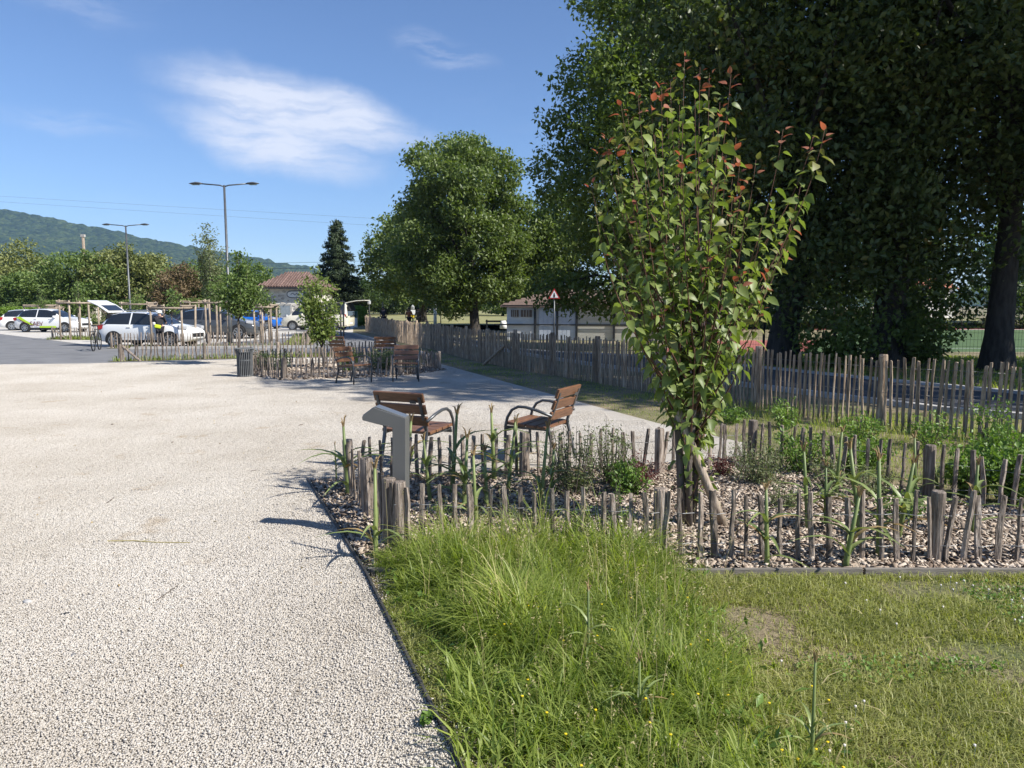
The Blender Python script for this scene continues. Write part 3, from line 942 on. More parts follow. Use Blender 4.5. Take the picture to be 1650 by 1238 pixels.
PALES = {k: pale_meshes(.045, i, M[m]) for i, (k, m) in enumerate((('picket', 'picket'), ('picket_tan', 'picket_tan')))}


def post_mesh(name, r, h, m, seed):
    rnd = random.Random(seed)
    mb = MB()
    zs = (-.15, .15 * h, .5 * h, .93 * h, .985 * h, h)
    rr = (1.02, 1.0, .97, .96, .93, .82)
    n = 12
    V = []
    wob = [rnd.uniform(.93, 1.07) for _ in range(n)]
    for z, q in zip(zs, rr):
        V += [(math.cos(2 * math.pi * k / n) * r * q * wob[k], math.sin(2 * math.pi * k / n) * r * q * wob[k], z) for k in range(n)]
    F = [(i * n + k, i * n + (k + 1) % n, i * n + n + (k + 1) % n, i * n + n + k) for i in range(len(zs) - 1) for k in range(n)] + [tuple((len(zs) - 1) * n + k for k in range(n))]
    mb.add(V, F)
    return mb.mesh('post', m)


def fence(label, path, h, pitch, posts, wires, seed, style='picket', lean=.05, post_r=.05, wr=.0022, width=1.0, limit=300, closed=False, braces=(), hj=.06, skip=None, post_h=None):
    rnd = random.Random(seed)
    if closed:
        path = path + [path[0]]
    o0 = Vector((path[0][0], path[0][1], 0))
    root = thing('paling_fence', label, 'fence', o0)
    P = resample(path, pitch)
    spots = []
    for i, p in enumerate(P):
        if skip and skip(p):
            continue
        d = (P[min(i + 1, len(P) - 1)] - P[max(0, i - 1)]).normalized()
        q = p + d * rnd.uniform(-.10, .10) * pitch
        z = hgt(q.x, q.y) * .3
        spots.append((q, math.atan2(d.y, d.x), h * (1 + rnd.uniform(-hj, hj)), z))
    order = sorted(range(len(spots)), key=lambda i: spots[i][0].length)
    single = set(order[:limit])
    far = MB()
    ms = PALES[style]
    for i, (q, a, hh, z) in enumerate(spots):
        me = rnd.choice(ms)
        s = width * rnd.uniform(.72, 1.2)
        mx = Matrix.Translation(q - o0 + Vector((0, 0, z))) @ Euler((rnd.gauss(0, lean * .7), rnd.gauss(0, lean), a + rnd.choice((0, math.pi)) + rnd.uniform(-.3, .3))).to_matrix().to_4x4() @ Matrix.Diagonal((s, s, hh, 1))
        if i in single:
            o = obj('picket', me, root)
            o.matrix_local = mx
        else:
            far.add([mx @ v.co for v in me.vertices], [tuple(p.vertices) for p in me.polygons])
    if far.v:
        tag(far.build('far_pickets', M[style], root), kind='stuff')
    pm = [post_mesh('post', post_r, post_h or h * 1.03, M[style], seed * 7 + k) for k in range(3)]
    for k, p in enumerate(posts):
        o = obj('post', pm[k % 3], root)
        o.location = Vector((p[0], p[1], 0)) - o0
        o.rotation_euler = (rnd.gauss(0, .015), rnd.gauss(0, .015), rnd.uniform(0, 6))
        o.scale = (1, 1, rnd.uniform(.97, 1.05))
    for (x0, y0, z0), (x1, y1, z1) in braces:
        MB().tube([Vector((x0, y0, z0)) - o0, Vector((x1, y1, z1)) - o0], post_r * .72, 8).build('brace', M[style], root, smooth=False)
    for wz in wires:
        pts, seg = [], []
        for i, (q, a, hh, z) in enumerate(spots):
            n = Vector((-math.sin(a), math.cos(a), 0))
            side = (.026 if i % 2 else -.026) * width
            p = q - o0 + n * side + Vector((0, 0, wz + z + rnd.uniform(-.006, .006)))
            if seg and (p - seg[-1]).length > pitch * 4:
                pts.append(seg)
                seg = []
            seg.append(p)
        pts.append(seg)
        mb = MB()
        for sg in pts:
            if len(sg) > 1:
                mb.tube(sg, wr, 4)
        mb.build('wire', M['wire'], root)
    return root


# the long fence, 1 m high
tall_posts = [FENCE[1], FENCE[2], FENCE[3]] + [(p.x, p.y) for p in resample([FENCE[4]] + FENCE[5:], 2.05)]
fence('metre-high chestnut paling fence running from the right edge far back to the parked van', FENCE, 1.0, .082, [(p[0] + .05, p[1] + .03) for p in tall_posts], (.14, .52, .88), 5, 'picket_tan', lean=.014, hj=.035,
      post_r=.062, wr=.003, braces=[((-.15, 20.9, .62), (.42, 20.2, .0)), ((-.2, 20.8, .62), (-.85, 21.4, 0))], post_h=1.06)
BED = [(-.84, 5.08), (1.11, 4.86), (3.46, 4.80), (4.5, 4.80), (4.75, 5.5), (3.78, 6.5), (3.05, 7.42), (2.62, 7.9), (1.5, 7.46), (.09, 7.26), (-1.57, 6.76)]
front_posts = [(-.80, 5.10), (-.90, 5.20), (1.03, 4.92), (2.90, 4.86), (4.5, 4.84), (3.78, 6.5), (2.62, 7.86), (1.52, 7.42), (.12, 7.22), (-1.53, 6.74), (-1.2, 5.95)]
fence('knee-high grey chestnut paling round the front planting bed', BED, .48, .112, front_posts, (.13, .345), 6, 'picket', lean=.030, post_r=.050, closed=True, hj=.07, width=.88)
BED2 = [(-6.75, 18.5), (-5.35, 17.05), (-2.75, 17.95), (-1.95, 19.6), (-2.9, 21.3), (-5.3, 21.9), (-7.0, 20.3)]
fence('knee-high paling round the second bed behind the litter bin', BED2, .50, .105, BED2, (.13, .36), 7, 'picket', lean=.05, post_r=.05, closed=True, wr=.003)
fence('knee-high paling on the grass verge along the asphalt, braced at its left end', [(-12.2, 22.75), (-8.8, 24.3), (-7.0, 25.0), (-4.4, 24.9)], .52, .12, [(-12.2, 22.75), (-10.0, 23.75), (-7.9, 24.65), (-4.4, 24.9)], (.13, .37), 8, 'picket', lean=.04, post_r=.055, wr=.004,
      braces=[((-12.15, 22.8, .48), (-11.55, 22.7, 0))])
fence('knee-high paling of the parking island before the white hatchback', [(-16.3, 29.75), (-12.5, 30.1), (-8.6, 30.7), (-9.9, 36), (-12.2, 44.5)], .62, .13, [(-16.3, 29.75), (-12.5, 30.1), (-8.6, 30.7), (-12.2, 44.5)], (.13, .45), 9, 'picket', lean=.04, wr=.004)
fence('knee-high paling of the parking island before the lettered car', [(-23.6, 37.6), (-20.6, 37.6), (-18.6, 36.4)], .62, .14, [(-23.6, 37.6), (-18.6, 36.4)], (.13, .45), 10, 'picket', lean=.04, wr=.004, braces=[((-23.5, 37.5, .55), (-22.7, 37.3, 0))])

# grass verges of the islands
for poly in ([(-12.5, 22.5), (-8.9, 24.0), (-7.0, 24.55), (-4.2, 24.5), (-4.0, 25.3), (-7.0, 25.3), (-8.9, 24.65), (-12.5, 23.1)], [(-16.4, 29.5), (-8.4, 30.45), (-9.6, 36), (-12.0, 44.7), (-13.2, 44.7), (-11.0, 36), (-10.2, 32.2), (-16.3, 30.6)], [(-23.8, 37.3), (-18.4, 36.1), (-18.4, 37.4), (-23.8, 39.2)]):
    sheet('grass_verge', poly, .012, M['turf'])
bed_sheet = sheet('planting_bed', [(-2.02, 7.17), (-.93, 4.62), (4.55, 4.62), (4.95, 5.5), (3.9, 6.6), (3.2, 7.55), (2.72, 8.3), (1.5, 7.9), (.1, 7.66)], .012, M['mulch'])
bed2_sheet = sheet('planting_bed', [(-6.9, 18.45), (-5.35, 16.85), (-2.65, 17.8), (-1.8, 19.6), (-2.8, 21.5), (-5.3, 22.1), (-7.2, 20.3)], .012, M['mulch'])


# ------------------------------------------------------------------ scattered cover: chips, stones, grass
def inside(P, poly):
    x, y = P[:, 0], P[:, 1]
    r = np.zeros(len(P), bool)
    n = len(poly)
    for i in range(n):
        x1, y1 = poly[i]
        x2, y2 = poly[(i + 1) % n]
        c = ((y1 > y) != (y2 > y)) & (x < (x2 - x1) * (y - y1) / (y2 - y1 + 1e-12) + x1)
        r ^= c
    return r


def scatter(poly, n, rs, keep=None):
    p = np.array(poly)
    P = rs.uniform(p.min(0), p.max(0), (n, 2))
    P = P[inside(P, poly)]
    if keep is not None:
        P = P[keep(P)]
    return P


def rotmats(rs, n, tilt):
    a, b, c = rs.uniform(0, 6.283, n), rs.normal(0, tilt, n), rs.normal(0, tilt, n)
    ca, sa, cb, sb, cc, sc_ = np.cos(a), np.sin(a), np.cos(b), np.sin(b), np.cos(c), np.sin(c)
    z, o = np.zeros(n), np.ones(n)
    Rz = np.stack([np.stack([ca, -sa, z], 1), np.stack([sa, ca, z], 1), np.stack([z, z, o], 1)], 1)
    Rx = np.stack([np.stack([o, z, z], 1), np.stack([z, cb, -sb], 1), np.stack([z, sb, cb], 1)], 1)
    Ry = np.stack([np.stack([cc, z, sc_], 1), np.stack([z, o, z], 1), np.stack([-sc_, z, cc], 1)], 1)
    return Rx @ Ry @ Rz


def bits(P, size, thick, rs, tilt, kind='oct', elong=2.2):
    n = len(P)
    if kind == 'oct':
        b = np.array([(1, 0, 0), (-1, 0, 0), (0, 1, 0), (0, -1, 0), (0, 0, 1), (0, 0, -1)], float)
        f = np.array([(0, 2, 4), (2, 1, 4), (1, 3, 4), (3, 0, 4), (2, 0, 5), (1, 2, 5), (3, 1, 5), (0, 3, 5)])
    else:
        b = np.array([(-1, -1, -1), (1, -.8, -1), (1.1, 1, -1), (-.9, 1, -1), (-1, -1, 1), (1, -.8, 1), (1.1, 1, 1), (-.9, 1, 1)], float)
        q = [(4, 5, 6, 7), (0, 1, 5, 4), (1, 2, 6, 5), (2, 3, 7, 6), (3, 0, 4, 7)]
        f = np.array([t for a in q for t in ((a[0], a[1], a[2]), (a[0], a[2], a[3]))])
    s = size * rs.uniform(.55, 1.35, n)
    sc3 = np.stack([s * rs.uniform(.9, elong, n) * .5, s * .5, np.maximum(s * thick, .0015)], 1)
    L = b[None] * sc3[:, None] * (1 + rs.uniform(-.22, .22, (n, len(b), 1)))
    W = np.einsum('nij,nkj->nki', rotmats(rs, n, tilt), L) + P[:, None]
    F = f[None] + (np.arange(n) * len(b))[:, None, None]
    return W.reshape(-1, 3), F.reshape(-1, 3)


rs = np.random.RandomState(3)
BEDP = [(-2.0, 7.14), (-.92, 4.64), (4.5, 4.64), (4.9, 5.5), (3.85, 6.55), (3.15, 7.5), (2.7, 8.2), (1.5, 7.84), (.1, 7.6)]
P2 = scatter(BEDP, 52000, rs)
P3 = np.column_stack([P2, .016 + rs.rand(len(P2)) * .022])
V, F = bits(P3, .0195, .10, rs, .42, 'box', 3.0)
tag(obj('wood_chips', np_mesh('wood_chips', V, F, M['chip']), bed_sheet), kind='stuff')
P2 = scatter([(-6.9, 18.45), (-5.35, 16.85), (-2.65, 17.8), (-1.8, 19.6), (-2.8, 21.5), (-5.3, 22.1), (-7.2, 20.3)], 5000, rs)
V, F = bits(np.column_stack([P2, .02 + rs.rand(len(P2)) * .02]), .06, .10, rs, .35, 'box', 2.4)
tag(obj('wood_chips', np_mesh('wood_chips', V, F, M['chip']), bed2_sheet), kind='stuff')


def gravel_chips():
    rs = np.random.RandomState(8)
    T, n = .5, 6200
    Pt = rs.uniform(-T / 2 - .004, T / 2 + .004, (n, 2))
    P = np.column_stack([Pt, .004 + rs.rand(n) * .005])
    V, F = bits(P, .0105, .30, rs, .38, 'oct', 1.5)
    tile = bpy.data.objects.new('gravel_tile', np_mesh('gravel_tile', V, F, M['chip_stone']))
    poly = GRAVEL
    xs, ys = np.arange(-22.25, 4, T), np.arange(1.25, 24.5, T)
    C = np.array([(x, y) for y in ys for x in xs])
    C = C[np.abs(C[:, 0]) < C[:, 1] * .80 + 1.2]
    cs = [inside(C + np.array(o), poly) for o in ((-.27, -.27), (.27, -.27), (.27, .27), (-.27, .27), (0, 0))]
    full = np.all(cs, 0)
    part = np.any(cs, 0) & ~full & (C[:, 1] < 7.4)
    C1 = C[full]
    me = bpy.data.meshes.new('gravel_stones')
    me.from_pydata([(x, y, .008) for x, y in C1], [], [])
    at = me.attributes.new('turn', 'FLOAT', 'POINT')
    at.data.foreach_set('value', (rs.randint(0, 4, len(C1)) * math.pi / 2).astype(np.float32))
    o = obj('gravel_stones', me)
    ng = bpy.data.node_groups.new('lay_stones', 'GeometryNodeTree')
    ng.interface.new_socket('Geometry', in_out='INPUT', socket_type='NodeSocketGeometry')
    ng.interface.new_socket('Geometry', in_out='OUTPUT', socket_type='NodeSocketGeometry')
    t = NT(ng)
    gi, go = t.new('NodeGroupInput'), t.new('NodeGroupOutput')
    oi = t.new('GeometryNodeObjectInfo')
    oi.inputs['Object'].default_value = tile
    na = t.new('GeometryNodeInputNamedAttribute', data_type='FLOAT')
    na.inputs['Name'].default_value = 'turn'
    cx = t.new('ShaderNodeCombineXYZ')
    t.l.new(na.outputs[0], cx.inputs[2])
    er = t.new('FunctionNodeEulerToRotation')
    t.l.new(cx.outputs[0], er.inputs[0])
    ip = t.new('GeometryNodeInstanceOnPoints')
    t.l.new(gi.outputs[0], ip.inputs['Points'])
    t.l.new(oi.outputs['Geometry'], ip.inputs['Instance'])
    t.l.new(er.outputs[0], ip.inputs['Rotation'])
    t.l.new(ip.outputs[0], go.inputs[0])
    md = o.modifiers.new('lay', 'NODES')
    md.node_group = ng
    tag(o, 'loose pale limestone chips covering the yard near the camera', 'gravel', kind='stuff')
    # ragged border stones, unique
    Q = []
    for c in C[part]:
        q = c + rs.uniform(-T / 2, T / 2, (3600, 2))
        Q.append(q[inside(q, poly)])
    # stray stones kicked over the edging into the grass and bed
    e = np.array([(p.x, p.y) for p in resample([(.4, 1.2)] + EDGE[1:], .004)])
    e = np.repeat(e[::2], 4, 0)
    e = e + np.abs(rs.normal(0, .10, (len(e), 1))) * np.array([.93, .36]) * 1.4 + rs.uniform(-.01, .01, e.shape)
    Q.append(e)
    Q = np.concatenate(Q)
    V, F = bits(np.column_stack([Q, .011 + rs.rand(len(Q)) * .005]), .0100, .38, rs, .6, 'oct', 1.5)
    tag(obj('gravel_border', np_mesh('gravel_border', V, F, M['chip_stone'])), 'loose pale limestone chips along the metal edging', 'gravel', kind='stuff')


gravel_chips()
rs = np.random.RandomState(44)
P2 = scatter([(-9, 3), (0, 3), (1.5, 10), (0, 15), (-16, 19), (-12, 8)], 900, rs, lambda P: inside(P, GRAVEL) & (rs.rand(len(P)) < 3.2 / P[:, 1]))
V, F = leaf_cloud(np.column_stack([P2, np.full(len(P2), .022)]), .030, rs, 2.0, .45)
tag(obj('leaf_litter', np_mesh('leaf_litter', V, F, M['dry_tip'])), 'scattered dry leaf scraps on the gravel', 'litter', kind='stuff')


def blades(P, h, w, bend, rs, z0=0.0, ang=None):
    """grass blades: ribbons of two quads and a tip"""
    n = len(P)
    a = rs.uniform(0, 6.283, n) if ang is None else ang
    d = np.stack([np.cos(a), np.sin(a)], 1)
    tw = a + rs.uniform(-.9, .9, n)
    s = np.stack([-np.sin(tw), np.cos(tw)], 1)
    rows = []
    for t, ww in ((0, 1.0), (.45, .9), (.78, .6)):
        off = d * (bend * h * t ** 2)[:, None]
        z = h * t * (1 - .35 * bend * t)
        for sg in (-1, 1):
            rows.append(np.column_stack([P + off + s * (sg * w * ww * .5)[:, None], z + z0]))
    off = d * (bend * h)[:, None]
    rows.append(np.column_stack([P + off, h * (1 - .45 * bend) + z0]))
    V = np.stack(rows, 1).reshape(-1, 3)
    f = np.array([(0, 1, 3), (0, 3, 2), (2, 3, 5), (2, 5, 4), (4, 5, 6)])
    F = f[None] + (np.arange(n) * 7)[:, None, None]
    return V, F.reshape(-1, 3)


def short_blades(P, h, w, bend, rs, z0=0.0):
    n = len(P)
    a = rs.uniform(0, 6.283, n)
    d = np.stack([np.cos(a), np.sin(a)], 1)
    s = np.stack([-np.sin(a + .5), np.cos(a + .5)], 1)
    hw = s * w[:, None] * .5
    m = P + d * (bend * h * .30)[:, None]
    zm = h * .62 * (1 - .12 * bend) + z0
    V = np.stack([np.column_stack([P + hw, np.full(n, z0)]), np.column_stack([P - hw, np.full(n, z0)]), np.column_stack([m + hw * .85, zm]), np.column_stack([m - hw * .85, zm]),
                  np.column_stack([P + d * (bend * h)[:, None], np.maximum(h * (1 - .42 * bend), h * .12) + z0])], 1).reshape(-1, 3)
    F = np.array([(0, 1, 3), (0, 3, 2), (2, 3, 4)])[None] + (np.arange(n) * 5)[:, None, None]
    return V, F.reshape(-1, 3)


def grass():
    rs = np.random.RandomState(21)
    left = lambda y: np.interp(y, [1.0, 2.61, 4.57, 5.2], [.41, -.20, -.94, -1.1])
    right = lambda y: np.interp(y, [1.0, 2.6, 3.3, 4.0, 4.6, 5.0], [1.6, 1.15, .95, .95, 1.02, 1.0])
    zone = [(-1.2, 1.3), (2.2, 1.3), (2.2, 5.0), (-1.2, 5.0)]

    def tall(P):
        x, y = P[:, 0], P[:, 1]
        l, r = left(y), right(y)
        e = np.minimum((x - l) / .45, (r - x) / .35 + 1)
        pr = np.clip(e, 0, 1) ** .8 * np.clip((5.02 - y) / .35, .12, 1)
        clump = vnoise(x * 3.1, y * 3.1, 9) * .8 + vnoise(x * 9, y * 9, 10) * .5
        return (rs.rand(len(P)) < pr * np.clip(clump * 1.3, .1, 1)) & (x > l + .03)

    # tufts: blades spring from common crowns and lean the same way
    T = scatter(zone, 7000, rs, tall)
    nt = len(T)
    cnt = rs.randint(8, 34, nt)
    ti = np.repeat(np.arange(nt), cnt)
    lean = rs.uniform(0, 6.283, nt)
    tall_t = rs.uniform(.45, 1.25, nt)
    wid = rs.uniform(.6, 1.5, nt)
    P = T[ti] + rs.normal(0, .018, (len(ti), 2))
    x, y = P[:, 0], P[:, 1]
    ok = x > left(y) + .02
    P, ti, x, y = P[ok], ti[ok], x[ok], y[ok]
    e = np.clip(np.minimum((x - left(y)) / .6, (right(y) + .15 - x) / .5), .0, 1)
    hh = (.07 + .33 * e * (.35 + vnoise(x * 2.2, y * 2.2, 12) * .9) * np.clip((y - 1.6) / 2.2, .42, 1.2)) * tall_t[ti] * rs.uniform(.55, 1.25, len(P))
    ang = lean[ti] + rs.normal(0, .9, len(P))
    V, F = blades(P, hh, rs.uniform(.0035, .0085, len(P)) * wid[ti], rs.uniform(.2, 1.3, len(P)), rs, 0.0, ang)
    tag(obj('tall_grass', np_mesh('tall_grass', V, F, M['grass'])), 'tall uncut grass at the bed corner beside the gravel', 'grass', kind='stuff')
    # broad fresh blades in the middle of the clump
    B = scatter([(-.15, 2.3), (1.2, 2.3), (.95, 4.6), (-.55, 4.6)], 3600, rs, lambda P: vnoise(P[:, 0] * 3 + 5, P[:, 1] * 3, 31) > .42)
    V, F = blades(B, rs.uniform(.10, .30, len(B)), rs.uniform(.007, .012, len(B)), rs.uniform(.25, 1.2, len(B)), rs)
    tag(obj('broad_grass', np_mesh('broad_grass', V, F, M['grass'])), 'broad bladed fresh grass inside the uncut clump', 'grass', kind='stuff')
    # broad weed leaves low in the grass
    W = scatter(zone, 2600, rs, tall)
    V, F = leaf_cloud(np.column_stack([W, rs.uniform(.02, .10, len(W))]), .065, rs, .8, .38)
    tag(obj('broad_weeds', np_mesh('broad_weeds', V, F, M['bush'])), 'broad weed leaves between the grass tufts', 'ground cover', kind='stuff')
    # flowering stalks, thin and pale
    Q = P[rs.rand(len(P)) < .010]
    h = rs.uniform(.28, .62, len(Q)) * np.clip((Q[:, 1] - 1.2) / 2.6, .5, 1)
    V1, F1 = blades(Q, h, rs.uniform(.0018, .003, len(Q)), rs.uniform(.05, .35, len(Q)), rs)
    tips = V1.reshape(-1, 7, 3)[:, 6]
    hd = np.repeat(tips, 7, 0) - np.column_stack([rs.normal(0, .004, (len(tips) * 7, 2)), rs.uniform(0, .05, len(tips) * 7)])
    Vh, Fh = leaf_cloud(hd, .014, rs, 0, .35)
    V1, F1 = np.concatenate([V1, Vh]), np.concatenate([F1, Fh + len(V1)])
    # lying dead leaves
    Q2 = scatter([(.0, 2.4), (3.2, 2.4), (3.4, 4.5), (-.6, 4.5)], 150, rs)
    V2, F2 = blades(Q2, rs.uniform(.05, .12, len(Q2)), rs.uniform(.003, .007, len(Q2)), rs.uniform(1.6, 2.2, len(Q2)), rs, .025)
    tag(obj('dry_stalks', np_mesh('dry_stalks', np.concatenate([V1, V2]), np.concatenate([F1, F2 + len(V1)]), M['straw'])), 'dry straw coloured stalks among the grass', 'grass', kind='stuff')
    # mown lawn
    LZ = [(-.9, 1.0), (5.2, 1.0), (5.2, 4.56), (-.95, 4.56)]

    def lawn(P):
        x, y = P[:, 0], P[:, 1]
        bare = np.clip((vnoise(x * 1.6 + 7, y * 2.3, 14) - .28) * 4.5, .16, 1) * np.clip(.35 + vnoise(x * 6, y * 6, 15), .3, 1)
        return (x > left(y) + .02) & (rs.rand(len(P)) < bare) & (np.abs(x) < y * .8 + .6)
    P = scatter(LZ, 330000, rs, lawn)
    n = len(P)
    lush = np.clip(vnoise(P[:, 0] * 1.6 + 7, P[:, 1] * 2.3, 14), .2, 1)
    V, F = short_blades(P, (.018 + .055 * lush) * rs.uniform(.5, 1.5, n), rs.uniform(.0028, .0055, n), rs.uniform(.3, 1.6, n), rs)
    tag(obj('mown_lawn', np_mesh('mown_lawn', V, F, M['grass_short'])), 'short worn lawn in front of the planting bed', 'grass', kind='stuff')
    # broad-leaved weeds and clover
    P = scatter([(.2, 1.6), (4.2, 1.6), (4.2, 4.4), (-.6, 4.4)], 26000, rs, lambda P: vnoise(P[:, 0] * 2.4, P[:, 1] * 2.4, 17) > .74)
    P = P[P[:, 0] > left(P[:, 1]) + .15]
    V, F = leaf_cloud(np.column_stack([P, rs.uniform(.012, .06, len(P))]), .020, rs, 1.4, .8)
    tag(obj('clover', np_mesh('clover', V, F, M['bush'])), 'clover and broad-leaved weeds spreading through the lawn', 'ground cover', kind='stuff')
    # rough grass behind the bed and verge grass under the paling
    back = [(2.9, 9.1), (2.3, 10.6), (-.1, 16.7), (-2.6, 23.4), (-4.2, 29), (-3.2, 29), (-1.6, 23.3), (.9, 18), (3.0, 14.9), (5.0, 11.9), (7.3, 11.6), (9.5, 7), (5.2, 4.8), (4.2, 6.7), (3.3, 7.7)]
    P = scatter(back, 330000, rs, lambda P: rs.rand(len(P)) < np.clip(2.6 / (P[:, 1] - 4.5), .10, 1) * (.45 + .55 * (vnoise(P[:, 0] * 2, P[:, 1] * 2, 19) > .4)))
    far = np.clip(P[:, 1] / 9, .8, 2.4)
    wild = np.clip(1.6 - np.abs(P[:, 0] - np.array([fence_x(v) for v in P[:, 1]])) / .9, .0, 1) * (P[:, 1] < 14)
    hh = (.035 + .10 * wild + .05 * (P[:, 0] > 3.3)) * rs.uniform(.5, 1.5, len(P))
    V, F = short_blades(P, hh, .005 * far * rs.uniform(.6, 1.3, len(P)), rs.uniform(.2, 1.0, len(P)), rs, .0)
    tag(obj('verge_grass', np_mesh('verge_grass', V, F, M['grass'])), 'grass strip between the gravel yard and the tall paling', 'grass', kind='stuff')
    P = scatter([(7.5, 13.5), (15, 13.5), (20, 24), (5, 30), (4, 24)], 30000, rs)
    P = P[np.array([abs(p[0] - fence_x(p[1]) - 4.7) > 2.2 for p in P])]
    z = np.array([hgt(*p) for p in P])
    V, F = short_blades(P, rs.uniform(.05, .16, len(P)), np.full(len(P), .02), rs.uniform(.2, .9, len(P)), rs)
    V[:, 2] += np.repeat(z, 5)
    tag(obj('rough_grass', np_mesh('rough_grass', V, F, M['grass'])), 'rough grass beyond the lane before the pitch fence', 'grass', kind='stuff')
    P = np.concatenate([scatter(q, 4000, rs) for q in ([(-12.5, 22.5), (-8.9, 24.0), (-7.0, 24.55), (-4.2, 24.5), (-4.0, 25.3), (-7.0, 25.3), (-8.9, 24.65), (-12.5, 23.1)], [(-16.4, 29.5), (-8.4, 30.45), (-9.6, 36), (-12.0, 44.7), (-13.2, 44.7), (-11.0, 36), (-10.2, 32.2), (-16.3, 30.6)], [(-23.8, 37.3), (-18.4, 36.1), (-18.4, 37.4), (-23.8, 39.2)])])
    V, F = short_blades(P, rs.uniform(.05, .26, len(P)), np.full(len(P), .022), rs.uniform(.2, .9, len(P)), rs, .012)
    tag(obj('island_grass', np_mesh('island_grass', V, F, M['grass'])), 'grass and weeds on the parking islands', 'grass', kind='stuff')
    # small flowers
    P = scatter([(.1, 2.2), (1.5, 2.2), (1.0, 4.0), (-.2, 4.0)], 110, rs)
    P = P[P[:, 0] > left(P[:, 1]) + .3][:60]
    mb = MB()
    for p in P:
        z = rs.uniform(.10, .20)
        mb.lathe([(.002, z), (.0055, z + .003), (.006, z + .006), (.003, z + .007)], 6, Matrix.Translation((p[0], p[1], 0)))
        mb.tube([(p[0], p[1], 0), (p[0] + .004, p[1], z)], .0011, 3)
    tag(mb.build('yellow_flowers', M['yellow']), 'small yellow buttercup flowers dotted in the tall grass', 'flowers', kind='stuff')
    P = np.concatenate([scatter([(2.0, 3.5), (3.6, 3.5), (3.6, 4.4), (2.0, 4.4)], 34, rs), scatter([(.5, 2.0), (1.9, 2.0), (1.6, 3.4), (.6, 3.4)], 26, rs)])
    mb = MB()
    for p in P:
        z = rs.uniform(.03, .09)
        mb.lathe([(.002, z), (.006, z + .004), (.0055, z + .009), (.002, z + .011)], 6, Matrix.Translation((p[0], p[1], 0)))
        mb.tube([(p[0], p[1], 0), (p[0] + .003, p[1], z)], .001, 3)
    tag(mb.build('clover_flowers', M['white_petal']), 'pale clover flower heads in the lawn', 'flowers', kind='stuff')


grass()


# ------------------------------------------------------------------ the leafy young tree in front
def ovate(m, curl, fold, seed):
    """an ovate leaf of unit length along +X, eight faces, drooping towards the tip"""
    rnd = random.Random(seed)
    rows = [(0.0, 0.0), (.16, .20), (.38, .27), (.66, .19), (1.0, 0.0)]
    V, F = [], []
    for t, w in rows:
        z = -curl * t * t
        if w == 0:
            V.append((t, 0, z))
        else:
            k = rnd.uniform(-.03, .03)
            V += [(t, -w, z + w * fold + k), (t, 0, z), (t, w, z + w * fold - k)]
    F = [(0, 1, 2), (0, 2, 3), (1, 4, 5, 2), (2, 5, 6, 3), (4, 7, 8, 5), (5, 8, 9, 6), (7, 10, 8), (8, 10, 9)]
    return MB().add(V, F).mesh('leaf', m, smooth=True)


